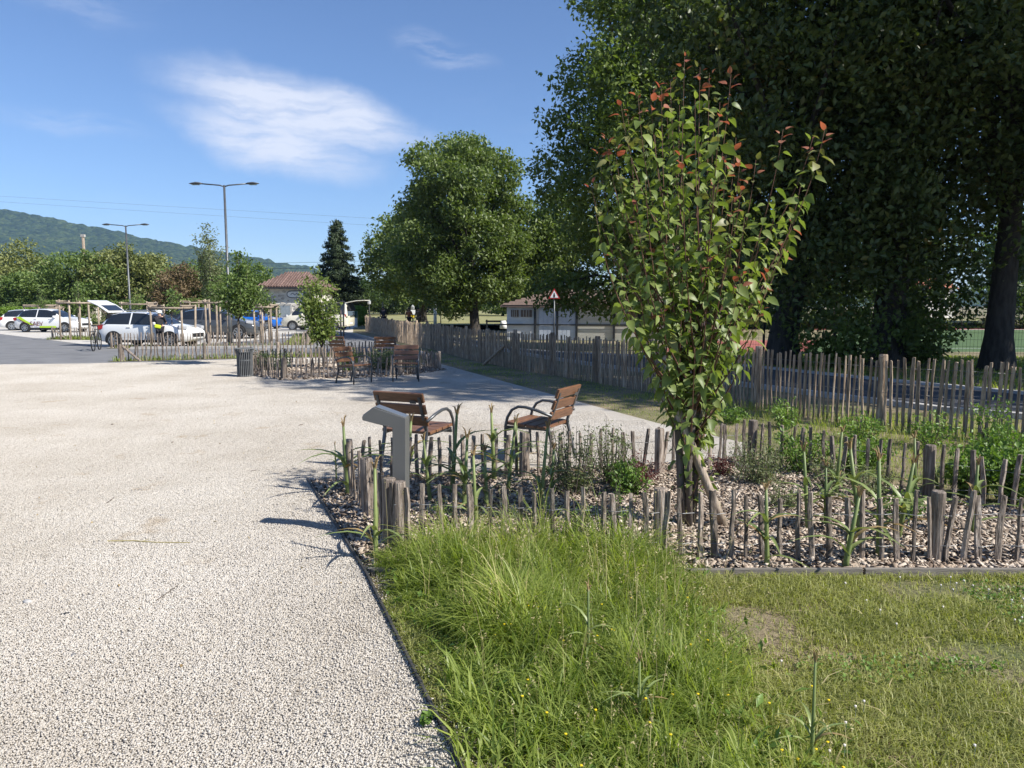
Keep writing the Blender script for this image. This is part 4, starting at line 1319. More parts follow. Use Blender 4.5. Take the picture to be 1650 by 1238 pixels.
def front_tree():
    rnd = random.Random(77)
    bx, by = 1.38, 5.64
    root = thing('young_tree', 'leafy multi-stemmed young tree with red shoot tips in the front bed', 'tree', (bx, by, 0))
    O = Vector((bx, by, 0))
    tips = [(1103, 92), (1128, 108), (1143, 118), (1178, 120), (1080, 128), (1048, 150), (1066, 142), (1028, 152), (1000, 165), (1012, 188), (975, 218), (990, 228), (965, 248), (952, 295), (1330, 205), (1310, 222),
            (1262, 208), (1218, 258), (1195, 300), (1186, 222), (1192, 262), (1282, 345), (1262, 395), (1240, 440), (1228, 490), (1160, 165), (1120, 160), (1095, 170), (1150, 200), (1075, 190), (1130, 230), (1055, 215),
            (960, 345), (985, 395), (1000, 440), (1012, 490), (1030, 455), (1045, 530), (1180, 400), (1150, 360), (1110, 330), (1075, 300), (1040, 290), (1015, 280), (1200, 350), (1225, 380), (1170, 460), (1130, 430),
            (1085, 420), (1060, 400), (1030, 370), (1195, 440), (1140, 500), (1100, 510), (1070, 490), (1165, 540), (1120, 560), (1080, 560), (1050, 580), (1185, 500), (1150, 290), (1100, 250), (1170, 250), (1020, 330), (1180, 320),
            (1290, 300), (1250, 340), (1160, 590), (1135, 470), (1100, 440), (1210, 420), (1065, 350), (1125, 380), (1090, 370), (1145, 410)]
    stems = [[(0, 0, -.05), (-.05, 0, .35), (-.08, .02, .8), (-.10, .05, 1.4), (-.12, .02, 2.2)], [(.05, .02, -.05), (.07, .03, .4), (.09, .04, .9), (.06, .02, 1.6), (.05, 0, 2.4)], [(.02, -.03, -.05), (0, -.04, .5), (.02, -.08, 1.0), (.12, -.1, 1.7), (.25, -.08, 2.1)]]
    for s, r in zip(stems, (.031, .028, .024)):
        MB().tube(s, [r * 1.15, r, r * .9, r * .65, r * .35], 8).build('trunk', M['bark_young'], root, smooth=True)
    lm = {k: [ovate(M[k], c, f, i) for i, (c, f) in enumerate(((.28, .35), (.40, .2), (.18, .45), (.5, .3)))] for k in ('pear', 'pear_red', 'pear_back')}
    leaves = []
    shoots = MB()

    def leaf_at(p, d, size, kind):
        x = d.normalized()
        y = Vector((0, 0, 1)).cross(x)
        y = y.normalized() if y.length > 1e-3 else Vector((1, 0, 0))
        m3 = Matrix((x, y, x.cross(y))).transposed()
        m3 = m3 @ Euler((rnd.gauss(0, .45), rnd.gauss(0, .15), 0)).to_matrix()
        leaves.append((Matrix.Translation(p) @ m3.to_4x4() @ Matrix.Diagonal((size, size * rnd.uniform(.92, 1.2), size, 1)), kind, rnd.randrange(4)))

    def shoot(a, mid, e, r0, step, red):
        pts = []
        n = 14
        for i in range(n + 1):
            t = i / n
            pts.append(a * (1 - t) ** 2 + mid * 2 * t * (1 - t) + e * t * t)
        shoots.tube(pts, [r0 * (1 - .85 * i / n) for i in range(n + 1)], 5)
        L = sum((pts[i + 1] - pts[i]).length for i in range(n))
        k = int(L * .92 / step)
        ang = rnd.uniform(0, 6)
        gap = rnd.uniform(0, 6)
        for i in range(k):
            f = 1 - (i / k) * .92
            t = min(.999, max(0, f)) * n
            j = int(t)
            p = pts[j].lerp(pts[j + 1], t - j)
            d = (pts[j + 1] - pts[j]).normalized()
            ang += 2.4
            o1 = d.orthogonal().normalized()
            out = (o1 * math.cos(ang) + d.cross(o1) * math.sin(ang)).normalized()
            tipness = max(0.0, 1 - i / 7)
            if i > 7 and (rnd.random() < .14 or math.sin(i * .33 + gap) > .78):
                continue
            dr = out * (1 - .35 * tipness) + d * (.15 + .9 * tipness) + Vector((0, 0, -.55 * (1 - tipness)))
            size = (.099 - .044 * tipness) * rnd.uniform(.55, 1.28)
            kind = 'pear_red' if (red and i < 5 and rnd.random() < .65) else ('pear_back' if (red and i < 11 and rnd.random() < .5) else 'pear')
            leaf_at(p + out * .022, dr, size, kind)

    for i, (px, py) in enumerate(tips):
        edge = i < 25
        e = A(px, py, by) - O
        rad = .30 if edge else .72
        e = A(px, py, by + rnd.uniform(-rad, rad)) - O
        s = stems[i % 3]
        hz = max(.55, min(1.9, e.z * .48 + rnd.uniform(-.25, .15)))
        a = Vector((np.interp(hz, [q[2] for q in s], [q[0] for q in s]), np.interp(hz, [q[2] for q in s], [q[1] for q in s]), hz))
        mid = Vector((a.x + (e.x - a.x) * .82, a.y + (e.y - a.y) * .8, a.z + (e.z - a.z) * .42))
        shoot(a, mid, e, .008, .029, i < 26 or rnd.random() < .22)
    # short suckers low on the stems, one with red leaves on the right
    for px, py, hz, red in ((1163, 628, .55, True), (1140, 640, .5, False), (1065, 640, .6, False), (1080, 700, .35, False), (1130, 690, .35, False), (1145, 720, .3, False), (1095, 660, .5, False), (1120, 610, .7, False), (1085, 600, .7, False), (1150, 760, .22, False), (1075, 760, .25, False), (1125, 770, .15, False), (1100, 730, .25, False), (1145, 665, .5, False)):
        e = A(px, py, by + rnd.uniform(-.25, .15)) - O
        a = Vector((0, -.02, hz))
        shoot(a, a.lerp(e, .6) + Vector((0, 0, -.02)), e, .007, .032, red)
    shoots.build('branches', M['bark_red'], root, smooth=True)
    order = sorted(range(len(leaves)), key=lambda i: leaves[i][0].translation.y)
    near = set(order[:300])
    rest = {k: MB() for k in lm}
    for i, (mx, kind, v) in enumerate(leaves):
        me = lm[kind][v]
        if i in near:
            o = obj('leaf', me, root)
            o.matrix_local = mx
        else:
            rest[kind].add([mx @ q.co for q in me.vertices], [tuple(p.vertices) for p in me.polygons])
    for k, mb in rest.items():
        if mb.v:
            tag(mb.build('foliage', M[k], root, smooth=True), kind='stuff')


front_tree()
st = thing('tree_stake', 'round wooden stake slanting across the leafy young tree', 'stake', G(1168, 852))
b0 = st.location
tp = A(1078, 628, 5.62) - b0
MB().tube([-tp.normalized() * .08, tp * .5, tp], [.036, .034, .033], 10).build('pole', M['stake'], st, smooth=True)
MB().tube([tp * .86 + Vector((-.045, 0, 0)), tp * .87 + Vector((.0, -.045, 0)), tp * .87 + Vector((.05, .0, 0)), tp * .86 + Vector((.12, .08, 0))], .008, 5).build('tie', M['black'], st)


# ------------------------------------------------------------------ leek-like alliums of the front bed
def allium_proto(seed):
    rnd = random.Random(seed)
    root = thing('allium_plant', 'proto', 'plant')
    h = rnd.uniform(.40, .55)
    lx, ly = rnd.uniform(-.05, .05), rnd.uniform(-.04, .04)
    MB().tube([(0, 0, -.02), (0, 0, .05), (lx * .4, ly * .4, h * .45), (lx, ly, h)], [.018, .016, .0125, .008], 7).build('stem', M['leek'], root, smooth=True)
    for k in range(rnd.randint(6, 9)):
        a = k * 2.4 + rnd.uniform(-.4, .4)
        z0 = rnd.uniform(.04, h * .6)
        L = rnd.uniform(.24, .42)
        rise = rnd.uniform(.35, 1.1)
        d = Vector((math.cos(a), math.sin(a), 0))
        s = Vector((-math.sin(a), math.cos(a), 0))
        V, F = [], []
        n = 5
        for i in range(n + 1):
            t = i / n
            c = Vector((lx * z0 / h, ly * z0 / h, z0)) + d * (L * t * (.45 + .5 * t)) + Vector((0, 0, L * rise * (t - .75 * t * t)))
            w = .014 * (1 - t ** 2.2) + .001
            V += [c - s * w + Vector((0, 0, w * .5)), c, c + s * w + Vector((0, 0, w * .5))]
        for i in range(n):
            F += [(i * 3, i * 3 + 1, i * 3 + 4, i * 3 + 3), (i * 3 + 1, i * 3 + 2, i * 3 + 5, i * 3 + 4)]
        MB().add(V, F).build('leaf', M['dry_tip'] if rnd.random() < .22 else M['leek'], root, smooth=True)
    mb = MB()
    top = Vector((lx, ly, h))
    for k in range(4):
        a = k * 1.6 + rnd.uniform(-.5, .5)
        e = top + Vector((math.cos(a) * .035, math.sin(a) * .035, rnd.uniform(.02, .07)))
        mb.tube([top - Vector((0, 0, .02)), top.lerp(e, .5) + Vector((0, 0, .015)), e], [.007, .0045, .0012], 4)
    mb.build('dry_tip', M['dry_tip'], root)
    return root


leeks = [(542, 775, 'grassy allium outside the back left corner of the front bed'), (561, 800, 'allium just outside the left pickets near the back corner'), (605, 905, 'tall splayed allium outside the near left corner post')]
inner = [(657, 772), (693, 812), (729, 800), (748, 825), (767, 857), (784, 818), (797, 778), (819, 792), (833, 762), (871, 822), (888, 805)]
leeks += [(a, b, ORD[i] + ' allium from the left in the bed clump behind the left pickets') for i, (a, b) in enumerate(inner)]
rightl = [(1235, 916), (1302, 858), (1330, 852), (1347, 800), (1362, 919), (1386, 866), (1415, 900), (1447, 872), (1475, 806), (1512, 800), (1566, 862)]
leeks += [(a, b, ORD[i] + ' allium from the left among those right of the young tree') for i, (a, b) in enumerate(rightl)]
leeks += [(948, 1085, 'tall allium leaf tuft standing in the uncut grass'), (1030, 1185, 'single pale allium stem in the uncut grass below the bed'), (1308, 1235, 'dried allium stem at the bottom edge of the lawn')]
protos = [allium_proto(900 + k) for k in range(5)]
rl = random.Random(4)
for i, (px, py, lb) in enumerate(leeks):
    o = protos[i] if i < 5 else copy_tree(protos[i % 5])
    o['label'] = lb
    o['group'] = 'alliums in and around the front bed'
    p = G(px, py)
    o.location = (p.x, p.y, .012)
    o.rotation_euler = (rl.gauss(0, .06), rl.gauss(0, .06), rl.uniform(0, 6.28))
    s = rl.uniform(.85, 1.2) * (1.15 if 'right of' in lb else .78 if 'grass' in lb or 'lawn' in lb else 1.25)
    o.scale = (s, s, s) if s > .95 or 'grass' not in lb and 'lawn' not in lb else (s * .7, s * .7, s * .95)


# ------------------------------------------------------------------ chairs, terminal, bin
def chair(label, loc, face, w=.60, scale=1.0):
    """slatted park armchair; local +Y is the way it faces"""
    root = thing('park_chair', label, 'chair', loc, math.atan2(face[1], face[0]) - math.pi / 2, 'slatted park armchairs')
    root.scale = (scale,) * 3
    for s in (-1, 1):
        x = s * (w / 2 - .045)
        mb = MB()
        mb.tube([(x, -.33, -.01), (x, -.225, .40), (x, -.22, .46), (x, -.30, .66), (x, -.355, .82)], .024, 4, phase=R(45), flat=.75)
        mb.build('back_post', M['steel'], root, bevel=.003)
        xa = s * (w / 2 + .005)
        arc = [(xa, .27, -.01), (xa, .285, .25), (xa, .28, .42), (xa, .255, .52), (xa, .20, .605), (xa, .12, .645), (xa, .03, .645), (xa, -.10, .62), (xa, -.285, .565)]
        MB().tube(arc, .017, 6).build('armrest', M['steel'], root, smooth=True)
        MB().box((x, .03, .405), (.03, .52, .022)).build('seat_rail', M['steel'], root)
    MB().box((0, .26, .38), (w - .02, .02, .03)).build('cross_bar', M['steel'], root)
    for k in range(4):
        MB().box((0, -.155 + k * .128, .437 + .006 * (k - 1)), (w, .112, .032), (R(4), 0, 0)).build('seat_slat', M['slat'], root, bevel=.006)
    for k in range(3):
        t = .18 + k * .125
        c = Vector((0, -.205 - .125 * (t / .40) ** 1.1, .44 + t - .06))
        MB().box(c, (w, .032, .105), (R(20), 0, 0)).build('back_slat', M['slat'], root, bevel=.006)
    MB().box((w * .3, -.357, .765), (.075, .003, .035), (R(20), 0, 0)).build('maker_plate', M['lamp_grey'], root)
    return root


rr = G(679, 767)
fa = Vector((.41, .91, 0)).normalized()
la = Vector((fa.y, -fa.x, 0))
chair('brown slatted chair seen from behind next to the grey terminal', Vector((rr.x, rr.y, 0)) - la * .255 + fa * .33, fa)
p = G(868, 683, .43)
chair('brown slatted chair seen side-on behind the front bed', (p.x + .02, p.y + .05, 0), (-.88, .47))
p = (G(577, 621) + G(594, 618)) / 2
chair('brown chair facing right in front of the second bed', Vector((p.x, p.y, 0)) - Vector((.87, -.5, 0)) * .28, (.87, -.5), scale=.95)
p = (G(633, 616.7) + G(671, 616.7)) / 2
chair('brown chair facing the camera at the right end of the second bed', (p.x, p.y + .27, 0), (.10, -.99), scale=.95)
chair('shaded chair seen from behind between the second bed and asphalt', (-5.35, 22.9, 0), (.3, .95), scale=.92)
chair('shaded chair turned away at the far right corner of the second bed', (-4.0, 23.0, 0), (-.2, .98), w=.74, scale=.9)


def terminal():
    Y = 5.23
    px = [(603, 657.5), (655.5, 674), (655.5, 880), (633.5, 880), (633.5, 690), (583.5, 678.5), (583, 672.5)]
    W = [A(a, b, Y) for a, b in px]
    x0 = W[3].x
    poly = [(w.x - x0, max(w.z, -.03)) for w in W]
    root = thing('info_terminal', 'grey sheet metal terminal post with angled head at the bed corner', 'terminal', (x0, Y + .06, 0), R(-7))
    MB().prism(poly, .115).build('body', M['lectern'], root, bevel=.004)
    a, b = Vector((poly[0][0], 0, poly[0][1])), Vector((poly[6][0], 0, poly[6][1]))
    c, d = (a + b) / 2, (a - b)
    ang = math.atan2(d.z, d.x)
    n = Vector((-d.z, 0, d.x)).normalized()
    MB().box(c + n * .003, (d.length * .86, .098, .006), (0, -ang, 0)).build('display_panel', M['panel'], root)
    for sx, sz in ((.035, .40), (-.012, poly[1][1] - .06)):
        MB().lathe([(.004, 0), (.0035, .0015), (.001, .002)], 8, Matrix.Translation((sx, -.0575, sz)) @ Euler((R(90), 0, 0)).to_matrix().to_4x4()).build('bolt', M['wire'], root)
    MB().prism([(poly[0][0] + .01, poly[0][1] + .002), (poly[1][0] - .004, poly[1][1] + .002), (poly[1][0] - .004, poly[1][1] + .008), (poly[0][0] + .01, poly[0][1] + .008)], .10).build('top_plate', M['rim'], root)


terminal()


def litter_bin():
    p = G(391, 609)
    root = thing('litter_bin', 'grey round litter bin of vertical metal slats with flared rim', 'bin', (p.x, p.y + .18, 0))
    MB().lathe([(.15, .0), (.155, .04), (.155, .55), (.15, .6)], 20).build('liner', M['dark_metal'], root, smooth=False)
    sl = MB().tube([(.175, 0, .02), (.175, 0, .45), (.183, 0, .58), (.205, 0, .66), (.228, 0, .70)], .0165, 4, phase=R(45), flat=.45).mesh('slat', M['bin'])
    for k in range(26):
        o = obj('slat', sl, root)
        o.rotation_euler = (0, 0, 2 * math.pi * k / 26)
    for z, r in ((.04, .163), (.42, .163)):
        MB().lathe([(r - .01, z - .015), (r, z - .015), (r, z + .015), (r - .01, z + .015)], 26).build('hoop', M['bin'], root)
    MB().lathe([(.205, .695), (.238, .695), (.238, .712), (.205, .712), (.205, .695)], 26).build('rim', M['bin'], root)


litter_bin()


# small things lying on the gravel
def ground_bits():
    rnd = random.Random(12)
    a, b = G(173, 876), G(306, 879)
    o = thing('dry_stick', 'long thin straw coloured stick lying on the gravel', 'stick', (a.x, a.y, .018))
    d = (b - a)
    MB().tube([(0, 0, 0), d * .3 + Vector((0, .012, .004)), d * .6 + Vector((0, -.008, .002)), d + Vector((0, 0, .004))], [.006, .005, .0045, .003], 5).build('stalk', M['straw'], o)
    MB().tube([d * .4, d * .45 + Vector((.02, .05, .01))], [.003, .001], 4).build('twig', M['straw'], o)
    for px, py, s, lb, m in ((45, 974, .036, 'large grey pebble on the gravel at far left', 'kerb'), (106, 993, .022, 'small dark pebble right of the large grey one', 'dark_metal'), (260, 833, .022, 'dark pebble left of the twig on the gravel', 'asphalt'),
                             (227, 792, .024, 'flat grey stone above the straw coloured stick', 'asphalt'), (118, 1060, .020, 'small dark stone in the lower left gravel', 'asphalt'), (485, 687, .035, 'dark clod lying on the gravel left of the brown chair', 'mulch'),
                             (181, 686, .035, 'dark clod on the gravel in the left middle', 'mulch'), (278, 715, .03, 'dark leaf on the gravel below the dark clods', 'mulch')):
        q = G(px, py)
        mb = MB()
        n, V = 8, []
        for z, r in ((0, .75), (.35, 1.0), (.7, .8)):
            V += [(math.cos(k * .785) * s * r * rnd.uniform(.85, 1.3), math.sin(k * .785) * s * r * .62 * rnd.uniform(.85, 1.1), z * s * .55) for k in range(n)]
        V.append((0, 0, s * .5))
        F = [(i * n + k, i * n + (k + 1) % n, i * n + n + (k + 1) % n, i * n + n + k) for i in range(2) for k in range(n)] + [(16 + k, 16 + (k + 1) % n, 24) for k in range(n)]
        mb.add(V, F)
        o = mb.build('pebble', M[m], smooth=True)
        o.location = (q.x, q.y, .010)
        o.rotation_euler = (0, 0, rnd.uniform(0, 6))
        tag(o, lb, 'pebble', 'single stones lying on the gravel')
    for i, (px0, py0, px1, py1, lb) in enumerate(((172, 814, 186, 803, 'short dark twig on the gravel above the stick'), (253, 972, 292, 943, 'thin twig on the gravel in the lower middle left'), (900 * 0 + 404, 762, 416, 760, 'tiny twig on the gravel left of the shadowed bed corner'))):
        a, b = G(px0, py0), G(px1, py1)
        d = b - a
        o = MB().tube([(0, 0, 0), d * .5 + Vector((.01, 0, .004)), d], [.004, .003, .0015], 5).build('twig', M['bark_young'])
        o.location = (a.x, a.y, .018)
        tag(o, lb, 'twig')
    q = G(690, 1170)
    shrub('gravel_weed', 'small round-leaved weed sprouting at the edge of the gravel', (q.x, q.y, .01), .05, .05, 12, .035, 501, 'bush', 3, .8, cat='weed', per=3)


ground_bits()


# ------------------------------------------------------------------ street furniture
def lamp(label, px, Y, h, arm):
    p = A(px, 500, Y)
    root = thing('street_lamp', label, 'street lamp', (p.x, Y, 0))
    MB().tube([(0, 0, -.05), (0, 0, 1.1), (0, 0, 1.15), (0, 0, h)], [.085, .08, .065, .045], 12).build('pole', M['lamp_grey'], root, smooth=True)
    MB().box((0, 0, .04), (.3, .3, .08)).build('base_plate', M['lamp_grey'], root, bevel=.01)
    for s in (-1, 1):
        e = Vector((s * arm * .62, 0, h + .06))
        MB().tube([(0, 0, h - .06), (s * .2, 0, h), e], .028, 8).build('arm', M['lamp_grey'], root, smooth=True)
        hd = MB()
        n = 12
        V = []
        for t, w, z0, z1 in ((0, .05, -.02, .03), (.15, .12, -.03, .06), (.5, .165, -.035, .085), (.85, .11, -.02, .05), (1, .03, .0, .02)):
            c = e.x + s * arm * .38 * t
            V += [(c, -w, h + .06 + (z0 + z1) / 2), (c, 0, h + .06 + z1), (c, w, h + .06 + (z0 + z1) / 2), (c, 0, h + .06 + z0)]
        F = [(i * 4 + k, i * 4 + (k + 1) % 4, i * 4 + 4 + (k + 1) % 4, i * 4 + 4 + k) for i in range(4) for k in range(4)] + [(3, 2, 1, 0), (16, 17, 18, 19)]
        hd.add(V, F)
        ho = hd.build('lamp_head', M['lamp_grey'], root, smooth=True)
        MB().box((e.x + s * arm * .2, 0, h + .022), (arm * .2, .18, .012)).build('lens', M['clear_light'], ho)
    return root


lamp('tall double-arm street lamp rising above the young trees', 369.5, 32.0, 6.85, 1.5)
lamp('more distant double-arm street lamp in front of the olive trees', 210, 47.0, 6.75, 1.5)


def stake_frame(label, px, Y, w, h, n_side, cross=.055):
    p = A(px, 520, Y)
    root = thing('stake_frame', label, 'tree stakes', (p.x, Y, 0), R(random.Random(px).uniform(-8, 14)), 'wooden tree stake frames in the car park')
    r = .045
    pole = MB().tube([(0, 0, -.1), (0, 0, h * .5), (0, 0, h + .06)], [r, r * .98, r * .94], 8).mesh('stake', M['stake'], True)
    ps = [(-w / 2, -w / 2), (w / 2, -w / 2), (w / 2, w / 2), (-w / 2, w / 2)]
    for k in range(n_side - 2):
        t = (k + 1) / (n_side - 1) - .5
        ps += [(w * t, -w / 2), (w * t, w / 2)]
    rnd = random.Random(px)
    for x, y in ps:
        o = obj('stake', pole, root)
        o.location = (x, y, rnd.uniform(-.05, .03))
        o.rotation_euler = (rnd.gauss(0, .015), rnd.gauss(0, .015), 0)
    for k, (a, b) in enumerate(zip(ps[:4], ps[1:4] + ps[:1])):
        z = h + (.0 if k % 2 else -.09)
        d = (Vector((*b, 0)) - Vector((*a, 0))).normalized() * .09
        o = (Vector((0, 0, 0)) - Vector(((a[0] + b[0]) / 2, (a[1] + b[1]) / 2, 0))).normalized() * -.06
        MB().tube([Vector((*a, z)) - d + o, Vector((*b, z)) + d + o], .042, 8).build('crossbar', M['stake'], root, smooth=True)


stake_frame('wide wooden frame of many stakes right of the lettered car', 128, 37.5, 1.35, 1.95, 4)
stake_frame('wooden stake frame directly before the white hatchback', 279, 30.8, 1.25, 1.72, 2)
stake_frame('wooden stake frame before the dark sport utility car', 352, 35.0, .95, 1.95, 3)
stake_frame('wooden stake frame beside the blue car left of the second young tree', 428, 33.6, .75, 1.75, 3)
stake_frame('wooden stake frame behind the roof of the lettered car', 67, 53.0, 1.35, 1.75, 2)
stake_frame('small wooden stake frame right behind the lettered car', 84, 58.0, 1.2, 1.6, 2)
stake_frame('wooden stake frame under the far street lamp behind the white hatchback', 225, 46.5, 1.55, 1.9, 2)
stake_frame('wooden stake frame behind the dark open car', 314, 47.0, 1.15, 2.0, 2)
stake_frame('thin wooden stake frame in front of the camper van', 541, 41.0, .7, 1.95, 2)


def text_mesh(name, s, size, m, parent, mx, shear=0.0):
    cu = bpy.data.curves.new(name, 'FONT')
    cu.body, cu.size, cu.align_x, cu.align_y, cu.extrude, cu.shear = s, size, 'CENTER', 'CENTER', .002, shear
    o = bpy.data.objects.new(name, cu)
    col.objects.link(o)
    dg = bpy.context.evaluated_depsgraph_get()
    me = bpy.data.meshes.new_from_object(o.evaluated_get(dg))
    bpy.data.objects.remove(o)
    me.materials.clear()
    me.materials.append(m)
    r = obj(name, me, parent)
    r.matrix_local = mx
    return r


def warning_sign():
    y = 32.5
    x = A(893, 500, y).x
    root = thing('warning_sign', 'triangular red bordered warning sign on a grey post before the shed', 'road sign', (x, y, hgt(x, y)), R(-6))
    z = A(893, 476, y).z - hgt(x, y)
    MB().tube([(0, 0, -.1), (0, 0, z + .2)], .032, 8).build('post', M['lamp_grey'], root, smooth=True)
    tri = lambda s: [(-s * .5, z - s * .289), (s * .5, z - s * .289), (0, z + s * .577)]
    MB().prism(tri(.52), .02, Matrix.Translation((0, -.05, 0))).build('border', M['red_paint'], root)
    MB().prism(tri(.37), .006, Matrix.Translation((0, -.064, 0))).build('face', M['white_paint'], root)
    mb = MB().prism([(-.035, z - .09), (.035, z - .09), (.04, z + .02), (.02, z + .05), (-.02, z + .05), (-.04, z + .02)], .004, Matrix.Translation((0, -.07, 0)))
    mb.lathe([(.026, -.002), (.026, .002)], 10, Matrix.Translation((0, -.07, z + .078)) @ Euler((R(90), 0, 0)).to_matrix().to_4x4())
    mb.build('pictogram', M['black'], root)


warning_sign()


def pole_thing(name, label, cat, px, Y, top_py, r, m, extra=None):
    p = A(px, 500, Y)
    z = A(px, top_py, Y).z
    root = thing(name, label, cat, (p.x, Y, 0))
    MB().tube([(0, 0, -.1), (0, 0, z * .5), (0, 0, z)], [r * 1.15, r, r * .8], 8).build('pole', M[m], root, smooth=True)
    if extra:
        extra(root, z)
    return root


def mast_top(root, z):
    MB().box((0, 0, z - .15), (.44, .36, .3)).build('cap', M['kerb'], root)
    MB().box((-.9, 0, z - 2.6), (1.9, .08, .08), (0, R(-8), 0)).build('side_arm', M['kerb'], root)


pole_thing('stone_mast', 'tall pale mast rising from the trees below the hill', 'mast', 141, 90, 378, .20, 'stake', mast_top)


def lantern(root, z):
    MB().lathe([(.05, z), (.16, z + .05), (.17, z + .3), (.06, z + .42), (.02, z + .46)], 8).build('lantern', M['clear_light'], root)


pole_thing('path_lantern', 'short black path lantern left of the middle tree', 'lantern', 595, 70, 491, .05, 'dark_metal', lantern)
pole_thing('timber_post', 'slim bare timber post beyond the end of the tall paling', 'post', 617, 62, 487, .06, 'stake')
pole_thing('path_lantern', 'path lantern with white head under the middle tree', 'lantern', 665, 72, 499, .05, 'dark_metal', lantern)
pole_thing('white_post', 'thick white post left of the big tree trunk', 'post', 701, 66, 488, .14, 'white_paint')
pole_thing('white_post', 'thin white post right of the thick white one', 'post', 710, 64, 494, .04, 'lamp_grey')
pole_thing('marker_stone', 'short white marker pillar left of the shed', 'pillar', 811, 58, 517, .26, 'white_paint')
q = A(665, 506, 71)
root = thing('notice_board', 'white and yellow notice panel hanging on the path lantern', 'sign', (q.x + .05, 70.9, 0))
MB().box((0, 0, A(665, 504, 71).z), (.42, .05, .55)).build('white_panel', M['white_paint'], root)
MB().box((0, 0, A(665, 509.5, 71).z), (.42, .05, .30)).build('yellow_panel', M['yellow'], root)
MB().tube([(0, .06, 0), (0, .06, 1.6)], .04, 6).build('post', M['dark_metal'], root)
# timber rail beyond the lane
root = thing('timber_rail', 'low timber rail fence behind the big middle trunk', 'fence', (0, 64, 0))
for k in range(7):
    MB().box((k * 1.9 - 2.2, 0, hgt(0, 64) + .45), (.14, .14, 1.1)).build('post', M['stake'], root)
MB().box((3.5, -.02, hgt(0, 64) + .85), (11.6, .08, .16)).build('rail', M['stake'], root)

# overhead wires
def wires():
    for i, (a, b, n, gap, lb) in enumerate(((A(0, 314, 160), A(640, 352, 160), 2, .9, 'pair of thin overhead cables high above the car park'), (A(460, 420, 95), A(660, 414, 95), 2, .55, 'pair of dark overhead cables left of the middle tree'))):
        root = thing('overhead_cable', lb, 'cable', a)
        d = b - a
        ext = d * .8
        for k in range(n):
            pts = [(-ext + (d + ext * 2) * t) + Vector((0, 0, -k * gap * (1 + t) - 4 * .35 * t * (1 - t))) for t in np.linspace(0, 1, 16)]
            MB().tube(pts, .020 if i else .018, 5).build('wire', M['dark_metal' if i else 'wire'], root)


wires()


# ------------------------------------------------------------------ mesh fence of the pitch
def pitch_fence():
    line = [(5.6, 30.0), (9.5, 26.0), (13.4, 22.2), (16.5, 22.4), (30, 23.5), (48, 24.5)]
    root = thing('mesh_fence', 'dark green welded mesh fence along the sports pitch', 'fence', (13.4, 22.2, 0))
    o0 = Vector((13.4, 22.2, 0))
    P = resample(line, 2.5)
    for k, p in enumerate(P):
        MB().box(p - o0 + Vector((0, 0, hgt(p.x, p.y) + .6)), (.075, .06, 2.1)).build('post', M['dark_metal'], root)
    for a, b in zip(P, P[1:]):
        mb = MB()
        d = b - a
        L = d.length
        near = a.length < 36
        za = Vector((0, 0, hgt(a.x, a.y) + .05))
        for k in range(1, int(L / .1)):
            q = a + d * (k * .1 / L) - o0 + za
            mb.tube([q, q + Vector((0, 0, 1.5))], .0035, 3, cap=False)
        for k in range(8):
            z = Vector((0, 0, .02 + k * .21))
            mb.tube([a - o0 + za + z, b - o0 + za + z], .0045, 3, cap=False)
        mb.build('mesh_panel', M['dark_metal'], root)


pitch_fence()


